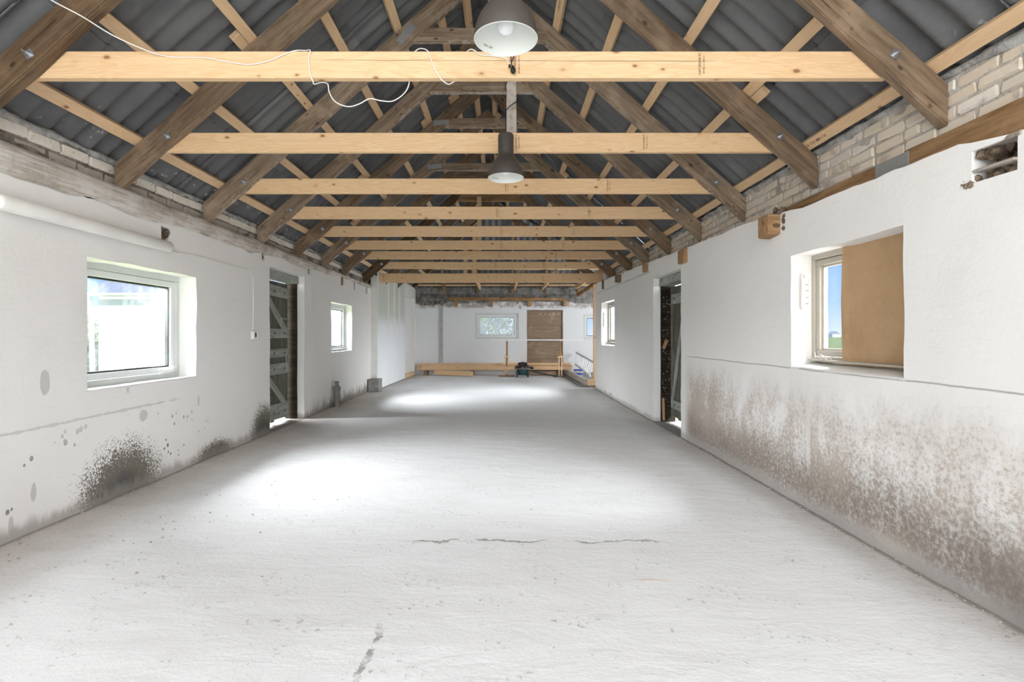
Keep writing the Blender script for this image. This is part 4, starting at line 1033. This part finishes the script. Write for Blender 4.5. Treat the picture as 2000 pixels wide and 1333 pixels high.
# pilaster strip, plate, stubs and mortar band on the back wall
solid('trim_2', (-1.92, 16.46, .36), (-1.82, 16.50, 2.14), mortar_m('strip', (.40, .40, .39), (.52, .52, .51)))
backing('mortar_band', lambda a, z, d: Vector((a, 16.50 + d, z)), -3, 5.1, lambda a: 2.2, lambda a: zw(16.5) - .02, .3, M_mortb, w_b, seed=12)
for (x0, x1) in ((-2.55, -1.82), (-1.74, -.80), (-.71, .27), (.36, 1.28), (1.37, 2.3)):
    b = MB(); n = 10; vs = []
    for i in range(n + 1):
        x = x0 + (x1 - x0) * i / n; t = .01 * fbm(x * 6, 0, 5)
        vs += [(x, 16.43 + t, 2.28 + t), (x, 16.46 + t, 2.47 + t), (x, 16.52, 2.49)]
    b.add(vs, [(i * 3 + k, i * 3 + k + 1, i * 3 + k + 4, i * 3 + k + 3) for i in range(n) for k in range(2)], True); b.build('mortar_panel', M_mortb, w_b, fixn=False)
for s in range(1):
    rubble(w_b, (-2.2, 16.47, 2.2), (.42, .03, .05), 60, 3, mortar_m('crumbled', (.16, .14, .12), (.45, .43, .40)), .015, .035)
tag(timber('wall_timber', (-1.63, 16.42, 2.33), (1.12, 16.42, 2.325), .12, .105, M_plate, jit=.004, seg=10), 'brown timber lying along the top of the back wall above four stub ends', 'timber')
timber('plate_end', (1.12, 16.43, 2.32), (1.95, 16.43, 2.315), .10, .09, M_plate, w_b, jit=.004, seg=6)
for x in (-1.42, -.32, .86, 1.95): timber('sawn_stub', (x, 16.36, 2.19), (x, 16.56, 2.19), .11, .17, M_stub, w_b, jit=.008, seg=3)

# ================================================================== drywall partition
b = MB(); b.box((-2.86, 11.72, 0), (-2.80, 11.78, 2.55)); b.box((-2.88, 11.70, 0), (-2.745, 11.76, 2.52))
part = tag(b.build('wall_partition', M_joint), kind='structure')
xa = lambda y: -2.745 + (y - 11.76) * .02
ys = [11.765, 12.80, 14.05, 14.80]
for i in range(3):
    b = MB(); y0, y1 = ys[i] + .004, ys[i + 1] - .004; b.hexa([(x, y, z) for z in (.012, 2.66) for (x, y) in ((xa(y0), y0), (xa(y1), y1), (xa(y1) - .0125, y1), (xa(y0) - .0125, y0))]); b.build('drywall_panel', M_dry, part)
for y in ys + [13.42]:
    b = MB(); w = .05 + .02 * (y > 12); y0, y1 = max(11.762, y - w), min(14.80, y + w)
    b.hexa([(x, yy, z) for z in (1.2, 2.64) for (x, yy) in ((xa(y0) + .0015, y0), (xa(y1) + .0015, y1), (xa(y1) + .0003, y1), (xa(y0) + .0003, y0))]); b.build('joint_strip', M_joint, part)
b = MB(); b.box((-2.82, 14.80, 2.32), (-2.67, 16.30, 2.66)); b.box((-2.82, 16.28, 0), (-2.67, 16.5, 2.66)); b.build('door_surround', M_joint, part)
b = MB(); b.box((-2.80, 14.80, .0), (-2.765, 16.28, 2.32)); b.build('bright_recess_panel', M_white, part)  # white panel added so the shaded doorway looks lit
tag(timber('threshold_timber', (-2.715, 14.82, .05), (-2.715, 16.28, .05), .08, .10, M_batt), 'pale timber lying in the doorway of the drywall partition', 'timber')

# ================================================================== fittings
# fluorescent batten
fl = empty('strip_light', (XL + .03, 3.7, 1.93), 'long white strip light fixed high on the left wall above the window', 'lamp')
b = MB(); b.box((XL + .002, 2.98, 1.925), (XL + .045, 4.54, 1.985)); b.build('housing', M_plas, fl, bevel=.004)
b = MB(); n = 10
pr = [(math.cos(t) * .042, math.sin(t) * .047) for t in [(-math.pi / 2) + math.pi * i / n for i in range(n + 1)]]
vs = []; ysl = [2.98, 3.0, 4.52, 4.54]; scl = [.8, 1, 1, .8]
for yy, s in zip(ysl, scl): vs += [(XL + .045 + c_ * s, yy, 1.955 + s_ * s) for (c_, s_) in pr]
m_ = len(pr); fs = [(i * m_ + k, i * m_ + k + 1, (i + 1) * m_ + k + 1, (i + 1) * m_ + k) for i in range(3) for k in range(m_ - 1)] + [tuple(range(m_)), tuple(range(3 * m_, 4 * m_))]
b.add(vs, fs, True); b.build('diffuser', M_plas, fl)
# cable and switch
def wpt(px, py, X, off=0.):
    D = X * F / (px - 980); return Vector((X + off, D, CAMZ + (656 - py) * D / F))
pts = [wpt(p[0], p[1], XL, .012) for p in ((318, 486), (345, 494), (370, 498), (400, 505), (430, 514), (460, 522), (488, 529), (493, 545), (493, 600), (492, 645))]
b = MB(); b.tube(pts, .005, 6); tag(b.build('wall_cable', M_plas), 'white cable run along the left wall from strip light to switch', 'cable')
s_ = wpt(494, 654, XL)
b = MB(); b.box((XL + .004, s_.y - .07, s_.z - .055), (XL + .045, s_.y + .0, s_.z + .04)); b.box((XL + .004, s_.y + .01, s_.z - .05), (XL + .05, s_.y + .10, s_.z + .04))
sw = tag(b.build('light_switch', M_plas, bevel=.005), 'small white light switch box on the left wall beside the door', 'switch')
b = MB(); b.box((XL + .045, s_.y - .05, s_.z - .03), (XL + .052, s_.y - .02, s_.z + .02)); b.build('rocker', M_grey, sw)
pts = [wpt(p[0], p[1], XL, .01) for p in ((608, 520), (606, 560), (606, 622))]
b = MB(); b.tube(pts, .005, 6); tag(b.build('wall_cable', M_plas), 'short white cable hanging down the left wall past the door', 'cable')
# standpipe
D = 2.80 * F / (980 - 658); x = -2.80; z1 = CAMZ + (656 - 747) * D / F
sp = empty('standpipe', (x, D, 0), 'grey standpipe with a cap rising from the floor at the left wall', 'pipe')
b = MB(); b.tube([(x, D, -.02), (x, D, z1 - .14)], .055, 14); b.build('pipe', M_pipe, sp)
b = MB(); b.lathe((x, D, z1 - .15), [(.0, 0), (.055, 0), (.062, .01), (.062, .07), (.04, .09), (.032, .10), (.032, .14), (.036, .145), (.036, .165), (0, .168)], 14); b.build('cap', M_pipe, sp)
# concrete block
tag(timber('concrete_block', (-2.86, 11.52, .13), (-2.62, 11.52, .13), .30, .27, M_conc, bevel=.012, jit=.006, seg=3), 'grey concrete block on the floor against the left wall', 'block')

# pendant lamps
def pendant(x, y, z, label, cord_pts):
    t = empty('pendant_lamp', (x, y, z), label, 'lamp', 'pendant lamps')
    r = .13; pr = [(r, 0), (.1295, .008), (.127, .035), (.119, .065), (.106, .095), (.090, .120), (.074, .140), (.062, .158), (.0575, .172), (.057, .19), (.057, .305), (.053, .315), (.012, .320), (0, .321)]
    b = MB(); b.lathe((x, y, z), pr, 48); b.build('shade', M_grey, t)
    b = MB(); b.lathe((x, y, z), [(.1305, .001), (.127, -.002), (.1255, .004), (.123, .034), (.115, .063), (.102, .092), (.086, .117), (.070, .137), (.058, .155), (.054, .170), (.053, .19), (0, .191)], 48); li = b.build('lining', M_lin, t)
    a = math.radians(226); rr_ = .1225
    N_ = Vector((-math.cos(a), -math.sin(a), 0)); X_ = Vector((-math.sin(a), math.cos(a), 0)) ; Z_ = (N_ * .98 + Vector((0, 0, -.2))).normalized(); Y_ = Z_.cross(X_)
    p = Vector((x + math.cos(a) * rr_ * .985, y + math.sin(a) * rr_ * .985, z + .022)) 
    # printed rating inside the rim, on the far side so that it is read from below
    a = math.radians(128); N_ = Vector((-math.cos(a), -math.sin(a), 0)); X_ = Vector((math.sin(a), -math.cos(a), 0)); Z_ = (N_ * .97 + Vector((0, 0, -.22))).normalized(); Y_ = Z_.cross(X_)
    p = Vector((x + math.cos(a) * .1215, y + math.sin(a) * .1215, z + .026))
    text_obj('MAX. 22W', .012, Matrix(((X_.x, Y_.x, Z_.x, p.x), (X_.y, Y_.y, Z_.y, p.y), (X_.z, Y_.z, Z_.z, p.z), (0, 0, 0, 1))), M_inkb, t, 'printed_rating')
    b = MB(); b.lathe((x, y, z), [(0, .022), (.012, .0235), (.022, .029), (.029, .038), (.0335, .050), (.0345, .062), (.032, .076), (.026, .09), (.018, .11), (.014, .125), (.014, .14)], 24); b.build('bulb', M_bulb, t)
    b = MB(); b.lathe((x, y, z), [(0, .13), (.02, .13), (.022, .15), (.022, .19)], 16); b.build('socket', M_black, t)
    b = MB(); b.tube([Vector((x, y, z + .318))] + [Vector(c) for c in cord_pts], .0035, 6); b.build('cord', M_black, t)
    return t
pendant(.0165, 2.17, CAMZ + 1.206, 'upper dark pendant lamp with white inside, hanging before the first tie beam', [(.0165, 2.17, 3.4), (.0, 2.3, 4.45)])
wind = [(.03, 3.86, CAMZ + 1.9), (.035, 3.98, CAMZ + 2.10)]
import math as _m
for i in range(18):
    t = i / 17 * 2 * math.pi * 1.6 + math.pi
    wind.append((.075 + .050 * math.cos(t), 4.13 + .045 * math.sin(t), CAMZ + 1.72 + .34 * i / 17))
wind = [(.03, 3.86, CAMZ + 1.6), (.03, 3.95, CAMZ + 1.68)] + wind[2:] + [(.06, 4.09, CAMZ + 2.5), (.05, 4.09, CAMZ + 3.1)]
pendant(.030, 3.86, CAMZ + 1.143, 'lower dark pendant lamp hanging from a cord before the second tie beam', wind)

# white cable over the first beam
def cp(px, py, D): return PX(px, py, D)
def smooth(pts, n=6):
    out = []
    P_ = [pts[0]] + pts + [pts[-1]]
    for i in range(1, len(P_) - 2):
        for t in range(n):
            t /= n; a, b_, c_, d_ = P_[i - 1], P_[i], P_[i + 1], P_[i + 2]
            out.append(.5 * ((2 * b_) + (c_ - a) * t + (2 * a - 5 * b_ + 4 * c_ - d_) * t * t + (3 * b_ - a - 3 * c_ + d_) * t ** 3))
    return out + [pts[-1]]
F1, B1 = RAFY[0] - .006, RAFY[0] + .055
path = [cp(40, -40, 2.45), cp(100, 0, 2.6), cp(160, 32, 2.7), cp(215, 66, 2.8), cp(270, 92, 2.85), cp(325, 110, F1), cp(400, 113, F1), cp(440, 120, F1), cp(485, 126, F1), cp(525, 119, F1), cp(560, 104, F1), cp(580, 98.5, F1 + .01), cp(597, 99, B1 - .03),
        cp(606, 98.5, F1), cp(603, 115, F1), cp(606, 145, F1), cp(611, 158, F1), cp(614, 164.5, F1 + .02), cp(628, 161, B1), cp(640, 164, B1), cp(643, 180, B1), cp(655, 199, B1), cp(680, 208.5, B1), cp(702, 203, B1), cp(722, 193, B1), cp(745, 197, B1), cp(767, 197.5, B1), cp(788, 184, B1), cp(799, 163, B1), cp(800, 120, B1), cp(815, 97, B1 - .01), cp(833, 97.5, F1), cp(840, 112, F1), cp(852, 140, F1), cp(863, 156, F1), cp(873, 163.5, F1 + .01), cp(880, 163.5, F1 + .03), cp(895, 150, B1), cp(905, 110, B1), cp(918, 97, F1 + .01), cp(927, 99, F1), cp(938, 107, F1), cp(952, 108.5, F1), cp(970, 110, F1), cp(985, 113, F1), cp(993, 121, F1), cp(996, 128, F1 - .01)]
b = MB(); b.tube(smooth(path, 4), .0032, 6); tag(b.build('power_cable', M_plas), 'thin white cable draped and looped over the first pale tie beam', 'cable')
pj = empty('plug_joint', cp(1000, 142, F1 - .01), 'black plug and connector hanging on the first tie beam below the upper lamp', 'plug')
b = MB(); c0 = cp(1002, 137, F1 - .012)
b.lathe(c0 + Vector((0, 0, -.018)), [(0, 0), (.008, .002), (.013, .010), (.014, .020), (.010, .032), (.005, .04), (0, .041)], 12); b.build('plug', M_black, pj)
b = MB(); b.lathe(cp(995.5, 129, F1 - .012) + Vector((0, 0, -.010)), [(0, 0), (.006, .002), (.0075, .010), (.004, .018), (0, .019)], 10); b.build('connector', M_black, pj)
b = MB(); b.tube(smooth([cp(1001, 133, F1 - .012), cp(999, 122, F1 - .01), cp(1003, 112, F1 - .01), cp(1008, 98, F1), cp(1008, 80, F1 + .03)], 4), .003, 6); b.tube(smooth([cp(999, 122, F1 - .01), cp(998, 112, F1 - .01), cp(998, 100, F1 - .02), cp(990, 60, 2.6)], 4), .003, 6); b.build('black_cord', M_black, pj)

# ================================================================== things at the far end
def lumber(x0, x1, y, z0, h, w, mat, label, yaw=0., grp='stacked timbers along the back wall'):
    o = timber('timber_length', (x0, y, z0 + h / 2), (x1, y + yaw, z0 + h / 2), w, h, mat, bevel=.003); return tag(o, label, 'timber', grp)
lumber(-2.45, 2.15, 16.28, .145, .155, .08, M_pine, 'long pale beam at the front of the stack along the back wall')
lumber(-2.6, 2.1, 16.37, .145, .15, .07, M_batt, 'long pale beam behind the front one in the stack along the back wall')
lumber(-2.58, 2.05, 16.36, .30, .05, .12, M_batt, 'flat pale plank lying topmost in the stack on the left side')
lumber(-.1, 2.1, 16.22, .305, .065, .09, M_pine, 'pale beam on top of the stack behind the vacuum cleaner')
lumber(-.55, 2.05, 16.16, .16, .06, .05, M_batt, 'short thin batten leaning low at the front of the stack behind the trestle')
for i, x in enumerate((-2.3, -.9, .9, 1.95)):
    tag(timber('bearer_block', (x, 16.1, .07), (x, 16.45, .07), .09, .14, M_old), ['dark bearer block under the stack beside the drywall', 'dark bearer block under the stack below the back window', 'dark bearer block under the stack behind the vacuum cleaner', 'dark bearer block under the stack near the ladder'][i], 'block')
tag(timber('timber_offcut', (-2.02, 16.05, .095), (-.86, 15.72, .075), .09, .14, M_pine), 'short pale beam offcut lying slanted on the floor before the stack', 'timber')
tag(timber('timber_offcut', (.75, 16.0, .07), (1.62, 15.95, .07), .06, .12, M_brown), 'short brown plank on the floor between vacuum cleaner and trestle', 'timber')
# trestles
def trestle(x, y, label):
    t = empty('work_stand', (x, y, 0), label, 'stand', 'wooden work stands')
    timber('foot', (x - .22, y, .02), (x + .24, y, .02), .07, .035, M_plate, t); timber('foot', (x, y, .02), (x, y + .42, .02), .07, .034, M_plate, t)
    timber('upright', (x - .035, y + .02, .035), (x - .035, y + .02, .62), .035, .03, M_batt, t, up=(0, 1, 0)); timber('upright', (x + .04, y + .02, .035), (x + .04, y + .02, .58), .035, .03, M_batt, t, up=(0, 1, 0))
    timber('slider', (x + .012, y + .05, .30), (x + .012, y + .05, 1.045), .05, .025, M_plate, t, up=(0, 1, 0)); timber('clamp_block', (x - .07, y + .0, .57), (x + .07, y + .0, .60), .03, .05, M_batt, t)
    timber('top_bar', (x + .012, y - .02, 1.045), (x + .012, y + .35, 1.045), .04, .03, M_batt, t)
trestle(.14, 15.55, 'wooden work stand in front of the back window, holding the long straightedge')
trestle(1.70, 15.45, 'wooden work stand in front of the boarded door, holding the straightedge end')
tag(timber('straightedge', (-.33, 15.62, 1.077), (2.38, 15.55, 1.072), .06, .03, M_alu, bevel=.002), 'long thin aluminium straightedge lying across the two wooden stands', 'straightedge')
# vacuum cleaner
vx, vy = .60, 15.45
vc = empty('vacuum_cleaner', (vx, vy, 0), 'dark green workshop vacuum cleaner with black top and coiled hose', 'vacuum cleaner')
b = MB(); b.lathe((vx, vy, .06), [(0, 0), (.15, 0), (.165, .03), (.17, .14), (.185, .18), (0, .18)], 28); b.build('tank', M_vgreen, vc)
b = MB(); b.lathe((vx, vy, .24), [(.185, 0), (.215, .01), (.225, .04), (.215, .075), (.17, .095), (.10, .10), (0, .10)], 28); b.build('motor_head', M_vblack, vc)
b = MB(); b.lathe((vx, vy, .235), [(.19, 0), (.228, .0), (.232, .02), (.226, .028)], 28); b.build('rim_band', M_pipe, vc)
b = MB(); b.tube([(vx - .005, vy - .222, .285), (vx - .005, vy - .236, .285)], .022, 14); b.build('red_knob', M_red, vc)
for (sx_, sy_) in ((-1, -1), (1, -1), (-1, 1), (1, 1)):
    b = MB(); c_ = Vector((vx + sx_ * .155, vy + sy_ * .13, .035)); b.tube([c_ - XU * .02, c_ + XU * .02], .035, 12); b.box(c_ + Vector((-.03, -.03, .02)), c_ + Vector((.03, .03, .12))); b.build('caster', M_vblack, vc)
hp = []; 
for i in range(90):
    t = i / 89 * 2 * math.pi * 2.4; rr_ = .115 + .02 * math.sin(t * 3.3); hp.append(Vector((vx + rr_ * math.cos(t), vy + rr_ * .8 * math.sin(t), .362 + .05 * i / 89 + .012 * math.sin(t * 5))))
b = MB(); b.tube(hp, [.017 + .003 * math.sin(i * 2.2) for i in range(90)], 8); b.build('hose', M_vblack, vc)
b = MB(); b.tube([(vx + .18, vy - .05, .20), (vx + .75, vy - .12, .06), (vx + 1.02, vy - .14, .03)], .017, 8); b.build('suction_tube', M_vblack, vc)
b = MB(); b.lathe((vx + .27, vy + .02, .22), [(0, 0), (.05, .01), (.055, .05), (.03, .08), (0, .085)], 12); b.build('hose_port', M_vblack, vc)
# ladder lying on edge
ld = empty('ladder', (2.28, 15.2, .2), 'aluminium ladder resting on its side in the far right corner behind the pale post', 'ladder')
pA = [Vector((2.27, 16.3, .69)), Vector((2.36, 13.6, .52))]; pB = [Vector((2.24, 16.2, .33)), Vector((2.26, 13.6, .17))]
for (p, q_) in (pA, pB): timber('rail', p, q_, .03, .06, M_alu, ld)
for i in range(11):
    t = (i + .5) / 11; b = MB(); b.tube([pA[0].lerp(pA[1], t), pB[0].lerp(pB[1], t)], .014, 8); b.build('rung', M_alu, ld)
# sill frame, cross piece, wedge
sf = tag(timber('sill_timber', (1.98, 12.45, .115), (1.93, 16.1, .115), .10, .13, M_oldw, jit=.003, seg=8), 'weathered grey sill timber running along the wing floor edge', 'timber')
tag(timber('sill_block', (1.99, 12.36, .115), (2.22, 12.36, .115), .12, .135, M_batt), 'short pale block under the slender corner post', 'block')
tag(timber('wedge_lath', (2.17, 12.25, -.0), (2.21, 12.32, .2), .03, .02, M_batt), 'small pale lath leaning beside the corner post block', 'lath')
tag(timber('sill_timber', (1.96, 12.5, .025), (1.92, 16.1, .025), .20, .045, M_conc, jit=.004, seg=8), 'rough grey footing strip under the weathered sill timber', 'footing')
wf = tag(solid('trim_3', (2.03, 12.45, -.02), (5.2, 16.5, .06), M_conc), kind='structure')
# bucket and packs
bk = empty('paint_bucket', (2.14, 14.9, .06), 'white and blue paint bucket standing by the ladder', 'bucket')
b = MB(); b.lathe((2.14, 14.9, .06), [(0, 0), (.11, 0), (.13, .16), (.128, .17), (0, .17)], 24); b.build('body', M_plas, bk)
b = MB(); b.lathe((2.14, 14.9, .225), [(.137, 0), (.14, .02), (.13, .03), (0, .03)], 24); b.build('lid', M_blue, bk)
b = MB(); b.lathe((2.14, 14.9, .10), [(.1185, 0), (.125, .06)], 24); b.build('label_band', M_blue, bk)
b = MB(); b.lathe((2.08, 14.2, .06), [(0, 0), (.05, 0), (.05, .09), (0, .09)], 16); tn = tag(b.build('small_tin', M_plas), 'small white tin with blue lid before the paint bucket', 'tin')
b = MB(); b.lathe((2.08, 14.2, .15), [(.053, 0), (.053, .025), (0, .025)], 16); b.build('lid', M_blue, tn)
# bracket shelf seen at the wall end (small grey box on the edge)
tag(timber('grey_bracket', (2.10, 12.02, 1.155), (2.23, 12.02, 1.175), .10, .045, M_metal), 'small grey bracket sticking out at the end of the right wall', 'bracket')

# crumbs and dust
rr = random.Random(21); b = MB()
def crumb(b, x, y, r):
    bm = bmesh.new(); bmesh.ops.create_icosphere(bm, subdivisions=1, radius=r); sq = rr.uniform(.35, .7)
    vs = [Vector((v.co.x * rr.uniform(.7, 1.4) + x, v.co.y * rr.uniform(.7, 1.2) + y, v.co.z * sq + r * sq * .6)) for v in bm.verts]; fs = [[v.index for v in f.verts] for f in bm.faces]; bm.free(); b.add(vs, fs)
for _ in range(330):
    y = 2.3 + 9.5 * rr.random() ** 1.3; x = XL + .02 + abs(rr.gauss(0, .12)); crumb(b, x, y, rr.uniform(.003, .008))
for _ in range(420):
    y = 1.5 + 10.5 * rr.random() ** 1.3; x = XR - .02 - abs(rr.gauss(0, .06)); crumb(b, x, y, rr.uniform(.003, .008))
for _ in range(150): crumb(b, rr.uniform(-2.6, 1.9), rr.uniform(1.8, 9), rr.uniform(.002, .004))
for _ in range(60): crumb(b, rr.gauss(-1.9, .35), rr.gauss(3.5, .5), rr.uniform(.003, .008))
tag(b.build('plaster_debris', mortar_m('crumbs', (.30, .27, .24), (.55, .53, .50))), 'loose plaster crumbs scattered over the concrete floor and along the walls', 'debris', kind='stuff')

# ================================================================== outside
def grass_m():
    m = NT('grass_ground', .95, .1); n = m.noise(m.world(), .6, 5); m.color(m.mix(n, (.16, .24, .07), (.30, .34, .14))); return m.m
b = MB()
for (x0, x1, y0, y1) in ((-400, 400, 16.9, 600), (-400, 400, -100, -3.0), (-400, -3.2, -3.0, 16.9), (2.65, 400, -3.0, 11.7), (5.5, 400, 11.7, 16.9)): b.add([(x0, y0, -.12), (x1, y0, -.12), (x1, y1, -.12), (x0, y1, -.12)], [(0, 1, 2, 3)])
tag(b.build('ground', grass_m(), None, Matrix.Identity(4), fixn=False), kind='structure')
# neighbouring white outbuilding
ob = empty('outbuilding', (-7.5, 14.5, 0), 'white rendered outbuilding with grey roof seen through the left windows', 'building')
b = MB(); b.box((-10.6, 14, -.1), (-3.9, 19, 2.30)); b.build('wall', M_white, ob)
M_obroof = flat('grey_blue_roof', (.30, .33, .40), .7)
b = MB(); V = Vector((0, .85, .5)); vs = []
cols = 60
for i in range(cols + 1):
    x = -10.9 + 7.2 * i / cols; w = .03 * (i % 2)
    vs += [(x, 13.93, 2.31 + w), (x, 17.3, 4.2 + w)]
b.add(vs, [(2 * i, 2 * i + 2, 2 * i + 3, 2 * i + 1) for i in range(cols)]); b.build('roof', M_obroof, ob)
b = MB(); b.tube([(-10.95, 13.86, 2.27), (-3.7, 13.86, 2.27)], .05, 10); b.build('gutter', M_white, ob)
b = MB(); b.tube([(-10.72, 13.75, 2.2), (-10.72, 13.9, 1.9), (-10.72, 13.95, 0)], .06, 10); b.build('downpipe', M_frame, ob)
# bushes
def leaf_m(name, a, b_):
    m = NT(name, .7, .2); oi = m.n('ShaderNodeObjectInfo'); n = m.noise(m.world(), 3, 3); m.color(m.mix(n, a, b_)); return m.m
M_leaf = leaf_m('leaves_green', (.07, .16, .035), (.22, .34, .10)); M_leaf2 = leaf_m('leaves_pale', (.16, .26, .09), (.34, .44, .20))
def bush(name, c, rx, ry, rz, n, mat, label, seed, trunk=True):
    t = empty(name, (c[0], c[1], -.12), label, 'tree', 'trees outside the windows'); rr = random.Random(seed)
    if trunk:
        b = MB(); b.tube([(c[0], c[1], -.12), (c[0] + .05, c[1], c[2] * .6), (c[0], c[1], c[2])], [.12, .09, .05], 8); b.build('trunk', M_old, t)
    b = MB()
    for _ in range(n):
        while True:
            p = Vector((rr.uniform(-1, 1), rr.uniform(-1, 1), rr.uniform(-1, 1)))
            if .35 < p.length < 1: break
        q_ = Vector((c[0] + p.x * rx, c[1] + p.y * ry, c[2] + p.z * rz)); s = rr.uniform(.07, .15)
        u = Vector((rr.gauss(0, 1), rr.gauss(0, 1), rr.gauss(0, 1))).normalized(); w = u.orthogonal().normalized() * s * .5; u *= s
        b.add([q_ - u, q_ + w, q_ + u, q_ - w], [(0, 1, 2, 3)])
    o = b.build('foliage', mat, t, fixn=False); o['kind'] = 'stuff'
bush('leafy_tree', (-1.3, 21, 2.0), 1.9, 1.2, 1.9, 2600, M_leaf, 'green tree behind the left half of the small back window', 1)
bush('leafy_tree', (1.9, 22.6, 1.7), 1.5, 1.2, 1.7, 2200, M_leaf2, 'pale green tree behind the right half of the small back window', 2)
bush('leafy_tree', (-12.6, 15.5, .9), 1.0, 1.0, 1.0, 1200, M_leaf2, 'pale green bush beside the outbuilding downpipe outside the left window', 3)
# distant village seen through the right window
for i, (x, y, s) in enumerate(((232, 400, 3.6), (262, 420, 3.2), (210, 385, 2.8), (300, 440, 4.2))):
    h_ = empty('distant_house', (x, y, -.1), ['tiny white distant house in the middle of the far field group', 'tiny white distant house behind the middle one', 'smallest white distant house at the near end of the far group', 'white distant house farthest away at the group end'][i], 'house', 'distant houses beyond the field')
    b = MB(); b.box((x - s, y - s, -.1), (x + s, y + s, s * .7)); b.build('wall', M_white, h_)
    b = MB(); b.add([(x - s, y - s, s * .7), (x + s, y - s, s * .7), (x + s, y + s, s * .7), (x - s, y + s, s * .7), (x, y - s, s * 1.5), (x, y + s, s * 1.5)], [(0, 1, 4), (1, 2, 5, 4), (2, 3, 5), (3, 0, 4, 5)]); b.build('roof', M_obroof, h_)
for i, (x, y, s) in enumerate(((190, 380, 5), (238, 450, 6), (270, 480, 7), (320, 470, 6), (165, 360, 5))):
    bush('distant_tree', (x, y, s * .58), s, s, s * .7, 500, M_leaf, ['low hedge tree far across the field outside the right window', 'rounded tree far across the field among the houses', 'larger tree far behind the distant houses', 'far tree at the end of the distant row', 'lone far tree at the start of the distant row'][i], 40 + i, False)
